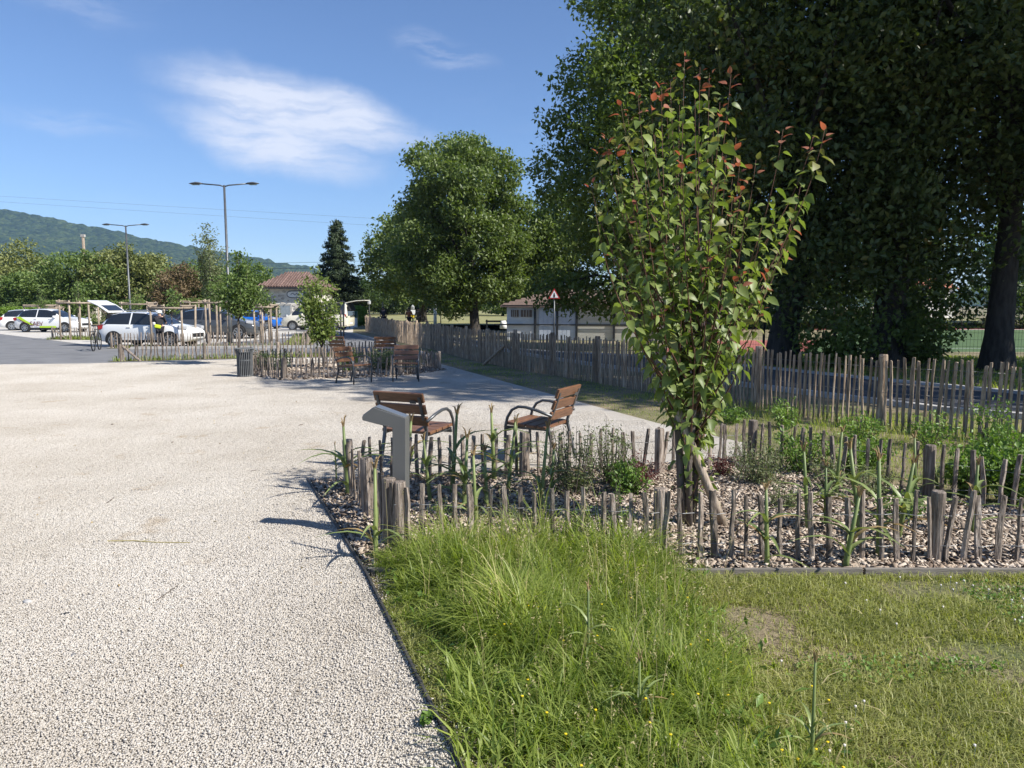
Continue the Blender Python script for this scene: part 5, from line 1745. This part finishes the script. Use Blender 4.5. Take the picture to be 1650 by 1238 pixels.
# ------------------------------------------------------------------ buildings
def shed():
    x0, y0 = -.35, 48.0
    ang = R(-13)
    root = thing('long_shed', 'long white boarded shed with black posts and brown hipped roof behind the trees', 'shed', (x0, y0, -.5), ang)
    L, D, H = 14.5, 5.0, 2.25
    M['shed_white'] = mat('shed_white', ((.60, .60, .58), (.72, .72, .70)), .7, 2, (1, 1, 3), detail=7)
    M['shed_cream'] = mat('shed_cream', ((.50, .48, .42), (.60, .58, .52)), .75, 2, (.4, .4, 4), rnd=.08)
    M['shed_blue'] = mat('shed_pale_blue', ((.42, .46, .54), (.52, .56, .62)), .6, 2)
    M['shed_roof'] = mat('brown_tile', ((.11, .075, .06), (.19, .135, .11)), .9, 6, detail=8, rnd=.15)
    MB().box((L / 2, D / 2 + .05, H / 2 - .1), (L, D, H + .2)).build('wall', M['shed_white'], root)
    # pale blue doors, cream boards, black posts and rail
    for k in range(2):
        d = MB().box((2.75 + k * 1.22, -.02, 1.0), (1.16, .08, 2.0)).build('door', M['shed_blue'], root)
        for j in range(4):
            MB().box((2.75 + k * 1.22 - .43 + j * .287, -.068, 1.0), (.26, .02, 1.9)).build('plank', M['shed_blue'], d)
        MB().box((3.2 + k * .35, -.10, 1.0), (.03, .05, .14)).build('handle', M['dark_metal'], d)
    for j in range(12):
        z = .1 + j * .178
        MB().box((9.5, -.01 - .006 * (j % 2), z), (9.7, .05, .168), (R(4), 0, 0)).build('board', M['shed_cream'], root)
    for x in (1.9, 3.36, 4.62, 7.0, 9.4, 11.8, 14.3):
        MB().box((x, -.10, H / 2), (.13, .12, H)).build('post', M['dark_metal'], root)
    MB().box((4.2, -.13, 1.0), (20.0 * .5, .05, .09)).build('rail', M['dark_metal'], root)
    MB().box((.6, -.03, 1.0), (1.0, .06, .10)).build('rail', M['dark_metal'], root)
    M['lattice'] = mat('brown_lattice', ((.10, .07, .05), (.18, .13, .10)), .7, 8)
    for x, w in ((.55, .50), (1.32, .72)):
        f = MB().box((x, -.015, 1.72), (w, .06, .45)).build('window', M['lattice'], root)
        for k in range(3):
            MB().box((x - w / 2 + w * (k + 1) / 4, -.055, 1.72), (.03, .03, .45)).build('bar', M['shed_cream'], f)
    w = MB().box((8.3, -.05, 1.72), (1.1, .06, .45)).build('window', M['lattice'], root)
    ov, rise = .35, 1.0
    a = [(-ov, -ov, H), (L + ov, -ov, H), (L + ov, D + ov, H), (-ov, D + ov, H), (2.6, D / 2, H + rise), (L - 2.6, D / 2, H + rise)]
    a += [(x, y, z - .12) for x, y, z in a[:4]]
    rf = MB().add(a, [(0, 1, 5, 4), (1, 2, 5), (2, 3, 4, 5), (3, 0, 4), (0, 6, 7, 1), (1, 7, 8, 2), (2, 8, 9, 3), (3, 9, 6, 0), (9, 8, 7, 6)]).build('roof', M['shed_roof'], root)
    for k in range(9):
        t = (k + .5) / 9
        y, z = -ov + (D / 2 + ov) * t, H + rise * t + .015
        x1, x2 = -ov + (2.6 + ov) * t, L + ov - (2.6 + ov) * t
        MB().box(((x1 + x2) / 2, y, z), (x2 - x1, .37, .03), (math.atan2(rise, D / 2 + ov), 0, 0)).build('tile_course', M['shed_roof'], rf)


shed()


def house():
    Y = 66.0
    xl, xr = A(424, 500, Y).x, A(508, 500, Y).x
    L, D, H = xr - xl, 6.0, A(480, 463, Y).z
    root = thing('stone_house', 'low white stone house with rust red tiled hip roof behind the van', 'house', (xl, Y, 0))
    MB().box((L / 2, D / 2, H / 2 - .1), (L, D, H + .2)).build('wall', M['plaster'], root)
    # field stones showing through the plaster
    rnd = random.Random(9)
    M['stone'] = mat('wall_stone', ((.36, .33, .29), (.60, .56, .50)), .9, 4, rnd=.25)
    ms = []
    for k in range(5):
        n = 7
        mb = MB().prism([(math.cos(6.283 * j / n) * .17 * rnd.uniform(.8, 1.2), math.sin(6.283 * j / n) * .11 * rnd.uniform(.8, 1.2)) for j in range(n)], .05)
        ms.append(mb.mesh('stone', M['stone']))
    dx = A(460, 500, Y).x - xl
    for k in range(230):
        x, z = rnd.uniform(.2, L - .2), rnd.uniform(.1, H - .35)
        if abs(x - dx) < .75 and z < 1.9 or (abs(x - (A(477, 474, Y).x - xl)) < 1.15 and 1.9 < z < 2.9):
            continue
        o = obj('stone', ms[k % 5], root)
        o.location = (x, -.012, z)
        o.rotation_euler = (0, rnd.uniform(-.3, .3), 0)
    M['shutter'] = mat('grey_blue_shutter', ((.20, .24, .28), (.27, .31, .35)), .7, 5)
    d = MB().box((dx, -.03, .85), (.86, .08, 1.75)).build('door', M['shutter'], root)
    for s in (-1, 1):
        MB().box((dx + s * .21, -.08, .85), (.40, .03, 1.68)).build('leaf', M['shutter'], d)
    MB().box((dx + .06, -.11, .85), (.03, .04, .14)).build('handle', M['dark_metal'], d)
    MB().box((dx, -.04, 1.80), (1.15, .10, .16)).build('lintel', M['kerb'], root)
    for s in (-1, 1):
        MB().box((dx + s * .52, -.04, .85), (.16, .10, 1.74)).build('door_jamb', M['kerb'], root)
    MB().box((dx - .95, -.10, .9), (.14, .14, .8)).build('meter_box', M['lamp_grey'], root)
    # oval sign with a dark frame and a dark flourish
    sx, sz = A(477, 474, Y).x - xl, A(477, 474.5, Y).z
    ov = lambda w, h: [(sx + math.copysign(abs(math.cos(t)) ** .55, math.cos(t)) * w, sz + math.copysign(abs(math.sin(t)) ** .8, math.sin(t)) * h) for t in np.linspace(0, 6.283, 29)[:-1]]
    sg = MB().prism(ov(.82, .34), .05, Matrix.Translation((0, -.07, 0))).build('sign', M['panel'], root)
    MB().prism(ov(.74, .26), .02, Matrix.Translation((0, -.105, 0))).build('sign_face', M['white_paint'], sg)
    MB().tube([(sx - .45, -.125, sz - .02), (sx - .25, -.125, sz + .10), (sx - .1, -.125, sz - .06), (sx + .1, -.125, sz + .08), (sx + .22, -.125, sz - .08), (sx + .45, -.125, sz + .03)], .035, 5).build('sign_mark', M['panel'], sg)
    MB().tube([(dx + .35, -.05, 2.1), (dx + .35, -.3, 2.2), (dx + .35, -.35, 2.1)], .03, 6).build('wall_lamp', M['dark_metal'], root)
    # roof of barrel tiles
    o, rise = .55, A(480, 439, Y + 2.6).z - H
    rz = H + rise
    pts = [(-o, -o, H), (L + o, -o, H), (L + o, D + o, H), (-o, D + o, H), (1.3, D / 2, rz), (L - 1.3, D / 2, rz)]
    pts += [(x, y, z - .14) for x, y, z in pts[:4]]
    rf = MB().add(pts, [(0, 1, 5, 4), (1, 2, 5), (2, 3, 4, 5), (3, 0, 4), (0, 6, 7, 1), (1, 7, 8, 2), (2, 8, 9, 3), (3, 9, 6, 0), (9, 8, 7, 6)]).build('roof', M['roof_tile'], root)
    slope = math.atan2(rise, D / 2 + o)
    n = int((L + 2 * o) / .24)
    for k in range(n):
        x = -o + (k + .5) * .24
        lim = min(1.0, (x + o) / (1.3 + o), (L + o - x) / (1.3 + o))
        ymax = -o + (D / 2 + o) * lim
        MB().tube([(x, -o - .04, H + .03), (x, ymax, H + rise * lim + .03)], .085, 6).build('tile_row', M['roof_tile'], rf)
    MB().box((L / 2, -o - .02, H - .10), (L + 2 * o, .10, .12)).build('gutter', M['dark_metal'], root)


house()


def small_house(label, px, Y, w, d, h, rise, wallm, roofm):
    p = A(px, 500, Y)
    root = thing('small_house', label, 'house', (p.x, Y, 0), R(12))
    MB().box((0, d / 2, h / 2 - .1), (w, d, h + .2)).build('wall', M[wallm], root)
    o = .4
    MB().add([(-w / 2 - o, -o, h), (w / 2 + o, -o, h), (w / 2 + o, d + o, h), (-w / 2 - o, d + o, h), (-w / 2 - o, d / 2, h + rise), (w / 2 + o, d / 2, h + rise)], [(0, 1, 5, 4), (2, 3, 4, 5), (1, 2, 5), (3, 0, 4), (3, 2, 1, 0)]).build('roof', M[roofm], root)
    MB().box((-w * .2, -.03, h * .45), (.8, .08, h * .8)).build('door', M['wood_board'], root)
    MB().box((w * .2, -.03, h * .6), (.9, .08, h * .35)).build('window', M['glass'], root)


M['red_roof'] = mat('orange_roof', ((.30, .10, .06), (.42, .16, .10)), .85, 3)
small_house('small house with orange red roof behind the hedge at far left', 30, 84, 3.6, 3, 1.1, .7, 'plaster', 'red_roof')
small_house('cream house wall showing between the trees behind the raised tailgate', 180, 88, 3.4, 4, 2.3, 1.0, 'plaster', 'red_roof')
small_house('white house glimpsed beyond the pitch through the dark foliage', 1500, 110, 8.0, 6, 4.2, 2, 'plaster', 'red_roof')


# ------------------------------------------------------------------ vehicles
def paint(name, c, rough=.25):
    M[name] = mat(name, (c, tuple(v * .97 for v in c)), rough, 2, spec=.5, coat=.6)
    return name


for nm, c in (('car_white', (.74, .74, .73)), ('car_white_warm', (.70, .66, .54)), ('car_black', (.022, .024, .028)), ('car_grey', (.055, .06, .066)), ('car_blue', (.010, .13, .52)), ('car_lime', (.42, .62, .03)), ('car_plum', (.13, .015, .03))):
    paint(nm, c)

# station: (t along the car from rear to front, underside, belt line, roof or bonnet height, half width, half width at the roof edge)
HATCH = [(.000, .42, .62, .66, .66, .60), (.012, .30, .72, .78, .76, .68), (.035, .24, .90, .94, .82, .66), (.085, .22, .95, 1.20, .84, .60), (.135, .20, .955, 1.38, .855, .57), (.23, .20, .95, 1.45, .865, .575), (.36, .20, .945, 1.475, .87, .58), (.375, .20, .945, 1.475, .87, .58),
         (.50, .20, .935, 1.455, .87, .575), (.575, .20, .93, 1.38, .87, .575), (.65, .20, .925, 1.22, .87, .60), (.725, .20, .92, 1.02, .868, .66), (.76, .20, .90, .965, .865, .70), (.86, .20, .84, .89, .85, .70), (.94, .22, .74, .79, .80, .66), (.982, .28, .64, .68, .70, .58), (1.0, .36, .56, .60, .58, .5)]
VAN = [(.000, .40, .95, 1.02, .78, .74), (.010, .30, 1.08, 1.70, .90, .78), (.035, .28, 1.10, 1.88, .94, .79), (.10, .27, 1.10, 1.95, .95, .80), (.33, .27, 1.10, 1.97, .95, .81), (.345, .27, 1.10, 1.97, .95, .81), (.56, .27, 1.09, 1.96, .95, .80), (.575, .27, 1.09, 1.96, .95, .80), (.66, .27, 1.08, 1.90, .95, .78),
       (.74, .27, 1.06, 1.62, .945, .76), (.82, .27, 1.04, 1.24, .94, .80), (.86, .27, 1.02, 1.10, .935, .80), (.94, .28, .90, .98, .90, .76), (.982, .32, .76, .82, .82, .68), (1.0, .40, .60, .64, .70, .6)]


def car(name, label, loc, rotz, prof, L, W, H, body, side_win, wind, rear, tail=False, wheel_r=.315, ax=(.19, .80), rails=False, stripe=None):
    """lofted body; local +X is forward. Cells of the loft named below become glass"""
    root = thing(name, label, 'van' if 'van' in name else 'car', loc, rotz, 'parked vehicles')
    kx, ky, kz = L, W / 1.74, H / max(s[3] for s in prof)
    rings = []
    for t, z0, zb, zt, hw, ht in prof:
        x = (t - .5) * kx
        h = [(0, z0), (hw * .86, z0), (hw * .97, z0 + .10), (hw, (z0 + zb) * .52), (hw * .985, zb - .06), (hw * .955, zb), (min(hw * .95, ht + .02), zt - min(.05, (zt - zb) * .4)), (ht * .72, zt - .008), (0, zt)]
        half = [Vector((x, y * ky, z * kz)) for y, z in h]
        rings.append([Vector((p.x, -p.y, p.z)) for p in half] + half[-2:0:-1])
    n = len(rings[0])
    B, GL = MB(), {}
    V = [p for r in rings for p in r]
    for i in range(len(rings) - 1):
        for j in range(n):
            f = (i * n + j, i * n + (j + 1) % n, (i + 1) * n + (j + 1) % n, (i + 1) * n + j)
            jj = j if j < 8 else 15 - j
            key = None
            if jj == 5 and any(a <= i < b for a, b in side_win):
                key = ('side_window', j, [k for k, (a, b) in enumerate(side_win) if a <= i < b][0])
            elif jj in (6, 7) and wind[0] <= i < wind[1]:
                key = ('windscreen', 0, 0)
            elif jj in (6, 7) and rear[0] <= i < rear[1]:
                key = ('rear_window', 0, 0)
            if key:
                GL.setdefault(key, []).append(f)
            else:
                B.f.append(f)
    B.v = [tuple(p) for p in V]
    B.f += [tuple(range(n - 1, -1, -1)), tuple((len(rings) - 1) * n + k for k in range(n))]
    bo = B.build('body', M[body], root, angle=38)
    for (nm, _, _), fs in GL.items():
        g = MB()
        mp = {}
        for f in fs:
            for k in f:
                if k not in mp:
                    mp[k] = len(g.v)
                    g.v.append(tuple(V[k]))
            g.f.append(tuple(mp[k] for k in f))
        g.build(nm, M['glass'], root, smooth=False)
    # wheels
    tyre = MB().lathe([(wheel_r * .62, -.09), (wheel_r * .95, -.095), (wheel_r, -.06), (wheel_r, .06), (wheel_r * .95, .095), (wheel_r * .62, .09)], 22, Euler((R(90), 0, 0)).to_matrix().to_4x4()).mesh('wheel', M['black'], False)
    rm = MB()
    for s in (-1, 1):
        rm.lathe([(.05, .0), (.06, .012), (.03, .02)], 10, Matrix.Translation((0, s * .088, 0)) @ Euler((R(-90 * s), 0, 0)).to_matrix().to_4x4())
        for k in range(7):
            a = 2 * math.pi * k / 7
            rm.box((math.cos(a) * wheel_r * .34, s * .088, math.sin(a) * wheel_r * .34), (wheel_r * .58, .02, .055), (0, -a, 0))
    rm.lathe([(wheel_r * .58, -.092), (wheel_r * .66, -.097), (wheel_r * .66, .097), (wheel_r * .58, .092), (wheel_r * .58, -.092)], 22, Euler((R(90), 0, 0)).to_matrix().to_4x4())
    rim = rm.mesh('rim', M['rim'])
    hw = max(s[4] for s in prof) * ky
    for t in ax:
        for s in (-1, 1):
            x = (t - .5) * L
            n_ = 18
            pts = [(x + math.cos(a) * (wheel_r + .055), wheel_r + math.sin(a) * (wheel_r + .055)) for a in np.linspace(-.35, math.pi + .35, n_)]
            MB().prism(pts, .03, Matrix.Translation((0, s * (hw - .012), 0))).build('wheel_arch', M['black'], root)
            w = obj('wheel', tyre, root)
            w.location = (x, s * (hw - .07), wheel_r - .005)
            r_ = obj('rim', rim, w)
    # lights, bumper, mirrors, handles, sills, plate
    zl = prof[2][2] * kz
    for s in (-1, 1):
        MB().box((-L * .5 + L * .042, s * hw * .90, zl - .06), (.26, .13, .20), (0, R(-10), s * R(-14))).build('tail_light', M['red_light'], root, bevel=.03)
        MB().box((L * .5 - L * .075, s * hw * .83, prof[-4][2] * kz * 1.0 - .02), (.36, .15, .15), (0, R(10), s * R(-24))).build('headlight', M['clear_light'], root, bevel=.03)
        MB().box((L * .16, s * (hw + .07), prof[9][2] * kz + .06), (.12, .19, .13)).build('mirror', M[body], root, bevel=.03)
        for t in (.36, .58):
            MB().box(((t - .5) * L, s * (hw * .99 + .005), prof[6][2] * kz - .11), (.16, .03, .03)).build('door_handle', M[body], root)
        for t in (.36, .365, .63):
            pass
        MB().box((0, s * hw * .955, .255), (L * .50, .05, .10)).build('sill', M['black'], root)
    MB().box((-L * .5 + .015, 0, .50 * kz), (.05, .52, .11)).build('number_plate', M['white_paint'], root)
    MB().box((L * .5 - .02, 0, .50 * kz), (.06, .9, .16)).build('grille', M['black'], root)
    if rails:
        for s in (-1, 1):
            MB().tube([(-L * .25, s * .52 * ky, H + .0), (-L * .22, s * .52 * ky, H + .05), (.1 * L, s * .52 * ky, H + .05), (.13 * L, s * .52 * ky, H)], .022, 6).build('roof_rail', M['rim'], root, smooth=True)
    if tail:
        hinge = Vector((-L * .5 + L * (.115 if prof is HATCH else .03), 0, H * .985))
        ang = tail
        w = hw * .72
        dz = 1.02 if prof is HATCH else 1.35
        m4 = Matrix.Translation(hinge) @ Euler((0, R(ang), 0)).to_matrix().to_4x4()
        tg = MB().prism([(0, 0), (-dz * .55, -.04), (-dz, -.16), (-dz, -.22), (-dz * .55, -.10), (0, -.05)], w * 2, m4)
        to = tg.build('tailgate', M[body], root, bevel=.015)
        MB().prism([(-.10, .004), (-dz * .5, -.030), (-dz * .5, -.022), (-.10, .012)], w * 1.6, m4).build('tailgate_glass', M['glass'], to)
        MB().prism([(-.06, -.056), (-dz * .95, -.215), (-dz * .95, -.225), (-.06, -.070)], w * 1.7, m4).build('tailgate_lining', M['black'], to)
        for s in (-1, 1):
            MB().tube([hinge + Vector((-.02, s * w * .95, -.35)), m4 @ Vector((-dz * .4, s * w * .95, -.07))], .012, 5).build('gas_strut', M['dark_metal'], to)
        # black block standing for the shade of the load space under the raised lid
        MB().box((hinge.x - .10, 0, hinge.z - .33), (.22, w * 1.85, .52), (0, R(22), 0)).build('load_space_shade', M['black'], root)
    return root


W_H = [(3, 6), (7, 10)]
cA = car('hatchback_car', 'white hatchback with raised tailgate parked behind the stake frame', (G(158, 562).x + 1.45, 31.3, 0), R(-5), HATCH, 4.0, 1.74, 1.48, 'car_white', W_H, (9, 12), (2, 4), tail=38, rails=True)
cS = car('hatchback_car', 'white hatchback with lime stripe and plum lettering, second car from the left edge', (A(88, 530, 48).x, 48.0, 0), R(-4), HATCH, 4.4, 1.77, 1.52, 'car_white', W_H, (9, 12), (2, 4))
car('hatchback_car', 'plain white hatchback leftmost of the parked cars', (A(44, 530, 51).x, 52.0, 0), R(24), HATCH, 4.2, 1.77, 1.46, 'car_white', W_H, (9, 12), (2, 4))
car('sport_utility_car', 'black sport utility car behind the stake frames, right of the white hatchback', (A(350, 530, 38.5).x, 39.0, 0), R(-4), HATCH, 4.5, 1.85, 1.56, 'car_grey', W_H, (9, 12), (2, 4), wheel_r=.36)
car('estate_car', 'dark blue car with raised tailgate behind the black sport utility car', (A(296, 520, 46).x, 46.5, 0), R(184), HATCH, 4.3, 1.8, 1.62, 'car_black', W_H, (9, 12), (2, 4), tail=34)
car('compact_car', 'bright blue car left of the cream camper van', (A(408, 520, 54).x, 54.5, 0), R(-3), HATCH, 4.1, 1.76, 1.40, 'car_blue', W_H, (9, 12), (2, 4))
cV = car('camper_van', 'cream camper van with raised rear door in front of the stone house', (A(509, 520, 51).x, 51.6, 0), R(176), VAN, 4.75, 1.9, 1.97, 'car_white_warm', [(2, 4), (5, 6), (7, 10)], (8, 11), (0, 1), tail=14, wheel_r=.33, ax=(.20, .81))


def lettering():
    # lettered car: lime swoosh, plum line, the word on its flank
    L, hw = 4.4, .885
    sd = -1
    sw = MB()
    y = sd * (hw + .012)
    mx = Matrix.Translation((0, y, 0))
    MB().prism([(-1.92, .98), (-1.62, 1.02), (-1.42, .88), (-1.05, .66), (-.70, .50), (-.98, .50), (-1.3, .66), (-1.78, .90)], .012, mx).build('lime_stripe', M['car_lime'], cS)
    MB().prism([(-1.70, .86), (-1.28, .63), (-1.02, .57), (-1.3, .60), (-1.72, .82)], .016, mx).build('plum_stripe', M['car_plum'], cS)
    MB().prism([(-.35, .42), (.75, .42), (.75, .31), (-.35, .31)], .012, mx).build('lime_band', M['car_lime'], cS)
    f = Matrix.Translation((-.55, y - .010, .55)) @ Euler((R(90), 0, 0)).to_matrix().to_4x4()
    text_mesh('lettering', 'SAEV', .40, M['car_plum'], cS, f)


lettering()


def bicycle():
    p = G(158, 565)
    root = thing('bicycle', 'dark bicycle leaning at the rear of the white hatchback', 'bicycle', (p.x - .05, p.y, 0), R(108))
    rt = Euler((R(90), 0, 0)).to_matrix().to_4x4()
    n = 24
    tw = MB()
    ring = [(math.cos(6.2832 * k / n) * .335, 0, .335 + math.sin(6.2832 * k / n) * .335) for k in range(n + 1)]
    tw.tube(ring, .022, 6)
    tyre = tw.mesh('wheel', M['black'], True)
    sp = MB()
    for k in range(14):
        a = 6.2832 * k / 14
        sp.tube([(0, 0, .335), (math.cos(a) * .32, 0, .335 + math.sin(a) * .32)], .003, 3)
    sm = sp.mesh('spokes', M['wire'])
    for x in (-.52, .52):
        w = obj('wheel', tyre, root)
        w.location = (x, 0, 0)
        obj('spokes', sm, w)
    fr = MB()
    bb, seat, head, rear, front = Vector((-.08, 0, .29)), Vector((-.22, 0, .80)), Vector((.36, 0, .82)), Vector((-.52, 0, .335)), Vector((.52, 0, .335))
    for a, b in ((bb, seat), (seat, head), (bb, head - Vector((0, 0, .08))), (bb, rear), (seat, rear), (head, front)):
        fr.tube([a, b], .018, 6)
    fr.build('frame', M['dark_metal'], root)
    MB().tube([head, head + Vector((-.02, 0, .14)), head + Vector((.03, .28, .17))], .013, 6).tube([head + Vector((-.02, 0, .14)), head + Vector((.03, -.28, .17))], .013, 6).build('handlebar', M['black'], root)
    MB().tube([seat, seat + Vector((-.03, 0, .14))], .013, 6).build('seat_post', M['dark_metal'], root)
    MB().box(seat + Vector((-.03, 0, .165)), (.26, .13, .05)).build('saddle', M['black'], root, bevel=.02)
    MB().lathe([(.09, -.004), (.09, .004)], 14, Matrix.Translation(bb + Vector((0, -.05, 0))) @ rt).build('chainring', M['dark_metal'], root)
    for s in (-1, 1):
        MB().box(bb + Vector((s * .10, s * .12, -s * .13)), (.09, .10, .02)).build('pedal', M['black'], root)
    MB().box((-.42, 0, .74), (.30, .16, .03)).build('luggage_rack', M['dark_metal'], root)


bicycle()


# ------------------------------------------------------------------ people
def person(label, loc, rotz, J, shirt, legs, head_m='skin', helmet=None, hair=(.03, .022, .018), scale=1.0):
    """one skinned body; J overrides joint positions (metres, standing 1.72 m, facing +Y)"""
    D = dict(pelvis=(0, 0, .95), waist=(0, 0, 1.08), chest=(0, 0, 1.30), neck=(0, .01, 1.48), head=(0, .03, 1.62), top=(0, .03, 1.69), shl=(-.18, 0, 1.41), ell=(-.25, -.02, 1.13), wrl=(-.25, .08, .90), hal=(-.24, .12, .80), shr=(.18, 0, 1.41), elr=(.25, -.02, 1.13), wrr=(.25, .08, .90), har=(.24, .12, .80),
             hil=(-.095, 0, .90), knl=(-.10, .03, .50), anl=(-.10, -.02, .09), tol=(-.11, .15, .03), hir=(.095, 0, .90), knr=(.10, .03, .50), anr=(.10, -.02, .09), tor=(.11, .15, .03))
    D.update(J)
    rad = dict(pelvis=.15, waist=.135, chest=.155, neck=.06, head=.098, top=.06, shl=.075, ell=.048, wrl=.033, hal=.038, shr=.075, elr=.048, wrr=.033, har=.038, hil=.105, knl=.066, anl=.044, tol=.035, hir=.105, knr=.066, anr=.044, tor=.035)
    names = list(D)
    E = [('pelvis', 'waist'), ('waist', 'chest'), ('chest', 'neck'), ('neck', 'head'), ('head', 'top')]
    for s in 'lr':
        E += [('chest', 'sh' + s), ('sh' + s, 'el' + s), ('el' + s, 'wr' + s), ('wr' + s, 'ha' + s), ('pelvis', 'hi' + s), ('hi' + s, 'kn' + s), ('kn' + s, 'an' + s), ('an' + s, 'to' + s)]
    root = thing('person', label, 'person', loc, rotz)
    root.scale = (scale,) * 3

    def skin(nm, keep, m, grow):
        ks = [k for k in names if k in keep]
        me = bpy.data.meshes.new(nm)
        me.from_pydata([D[k] for k in ks], [(ks.index(a), ks.index(b)) for a, b in E if a in keep and b in keep], [])
        o = bpy.data.objects.new(nm, me)
        col.objects.link(o)
        md = o.modifiers.new('skin', 'SKIN')
        for k, sv in zip(ks, me.skin_vertices[0].data) if me.skin_vertices else []:
            sv.radius = (rad[k] + grow,) * 2
            sv.use_root = False
        if not me.skin_vertices:
            return None
        me.skin_vertices[0].data[0].use_root = True
        o.modifiers.new('sub', 'SUBSURF').render_levels = 2
        o.modifiers['sub'].levels = 2
        dg = bpy.context.evaluated_depsgraph_get()
        full = bpy.data.meshes.new_from_object(o.evaluated_get(dg))
        bpy.data.objects.remove(o)
        full.materials.clear()
        full.materials.append(m)
        full.shade_smooth()
        return obj(nm, full, root)
    skin('body', set(names), M['skin'], 0)
    skin('shirt', {'pelvis', 'waist', 'chest', 'shl', 'shr', 'ell', 'elr'}, M[shirt], .014)
    skin('trousers', {'pelvis', 'hil', 'knl', 'anl', 'hir', 'knr', 'anr'}, M[legs], .014)
    h = Vector(D['head'])
    if helmet:
        MB().lathe([(.125, -.01), (.128, .03), (.115, .09), (.075, .13), (.02, .145)], 14, Matrix.Translation(h)).build('helmet', M[helmet], root, smooth=True)
    else:
        MB().lathe([(.10, .01), (.112, .05), (.10, .09), (.06, .12), (.015, .13)], 12, Matrix.Translation(h - Vector((0, .02, 0)))).build('hair', M['hair'], root, smooth=True)
    for s in (-1, 1):
        MB().lathe([(.012, 0), (.008, .006)], 8, Matrix.Translation(h + Vector((s * .035, .088, .01))) @ Euler((R(-90), 0, 0)).to_matrix().to_4x4()).build('eye', M['black'], root)
    MB().add([h + Vector(v) for v in ((-.014, .09, -.03), (.014, .09, -.03), (0, .118, -.028), (0, .092, .015))], [(0, 1, 2), (0, 2, 3), (1, 3, 2)]).build('nose', M['skin'], root)
    return root


M['hair'] = mat('dark_hair', (.03, .022, .018), .7, 20)
M['hi_vis'] = mat('yellow_jacket', (.52, .62, .03), .7, 5)
M['cloth_dark'] = mat('dark_cloth', ((.018, .018, .022), (.035, .034, .04)), .9, 12)
M['cloth_brown'] = mat('brown_cloth', (.16, .11, .07), .9, 8)
M['cloth_orange'] = mat('orange_cloth', (.40, .14, .06), .9, 8)
M['cloth_white'] = mat('white_cloth', (.70, .70, .70), .9, 8)
M['cloth_blue'] = mat('blue_cloth', (.05, .08, .16), .9, 8)
STRIDE = dict(knl=(-.10, .16, .53), anl=(-.10, .22, .10), tol=(-.11, .38, .05), knr=(.10, -.02, .50), anr=(.10, -.26, .13), tor=(.11, -.12, .04), ell=(-.25, -.10, 1.14), wrl=(-.24, -.06, .92), hal=(-.23, -.03, .83), elr=(.25, .06, 1.14), wrr=(.23, .20, .96), har=(.22, .26, .88))
BEND = dict(waist=(0, .06, 1.04), chest=(0, .22, 1.19), neck=(0, .36, 1.29), head=(0, .46, 1.36), top=(0, .51, 1.41), shl=(-.18, .30, 1.24), ell=(-.22, .42, 1.00), wrl=(-.18, .58, .90), hal=(-.17, .65, .86), shr=(.18, .30, 1.24), elr=(.22, .42, 1.00), wrr=(.18, .58, .90), har=(.17, .65, .86), knl=(-.11, .07, .50), knr=(.11, .07, .50))
p = A(243, 540, 29.75)
cyc = person('cyclist with white helmet and yellow waist bag at the white hatchback', (p.x + .1, 30.35, 0), R(20), dict(ell=(-.26, .10, 1.16), wrl=(-.16, .30, 1.10), hal=(-.12, .37, 1.10), elr=(.26, .10, 1.16), wrr=(.16, .30, 1.06), har=(.12, .37, 1.05)), 'cloth_dark', 'cloth_dark', helmet='white_paint', scale=.88)
MB().box((-.08, -.15, 1.0), (.28, .12, .17), (0, R(12), 0)).build('waist_bag', M['hi_vis'], cyc, bevel=.04)
p = A(281, 530, 38)
person('person in a white shirt bending at the dark car', (p.x, 38.5, 0), R(-60), BEND, 'cloth_white', 'cloth_blue', scale=.97)
person('person in dark clothes just beyond the paling by the timber post', (A(618, 500, 60).x, 60, -.15), R(150), STRIDE, 'cloth_dark', 'cloth_dark')
person('person with orange sleeves walking left of the notice panel', (A(659, 500, 60).x, 60, -.2), R(170), STRIDE, 'cloth_orange', 'cloth_dark')
person('person in brown clothes walking right of the notice panel', (A(674, 500, 59).x, 59, -.2), R(160), STRIDE, 'cloth_brown', 'cloth_brown')

# ------------------------------------------------------------------ odds and ends by the van
q = A(563, 508, 56)
root = thing('gate_sign', 'small red and white sign on a post behind the camper van', 'sign', (q.x, 56, 0))
MB().tube([(0, 0, -.05), (0, 0, 1.5)], .03, 6).build('post', M['dark_metal'], root)
MB().box((0, -.04, 1.05), (.52, .03, .8)).build('red_panel', M['red_paint'], root)
MB().box((0, -.06, 1.02), (.36, .02, .46)).build('white_panel', M['white_paint'], root)
M['green_box'] = mat('green_box', (.012, .10, .06), .6, 6)
q = A(570, 508, 58)
root = thing('utility_box', 'green and white utility box beside the round hedge', 'box', (q.x, 58, 0))
MB().box((0, 0, .38), (.50, .4, .76)).build('white_base', M['white_paint'], root, bevel=.01)
gb = MB().box((0, 0, 1.02), (.54, .44, .50)).build('green_top', M['green_box'], root, bevel=.01)
for k in range(4):
    MB().box((-.18 + k * .12, -.225, 1.02), (.03, .02, .42)).build('louvre', M['dark_metal'], gb)
q = A(455, 514, 62)
root = thing('wooden_crate', 'brown wooden crate by the door of the stone house', 'crate', (q.x, 62.5, 0))
for k in range(3):
    MB().box((0, -.2, .12 + k * .2), (.75, .04, .16)).build('slat', M['slat'], root)
    MB().box((0, .2, .12 + k * .2), (.75, .04, .16)).build('slat', M['slat'], root)
for s in (-1, 1):
    MB().box((s * .36, 0, .32), (.04, .44, .62)).build('side_panel', M['slat'], root)
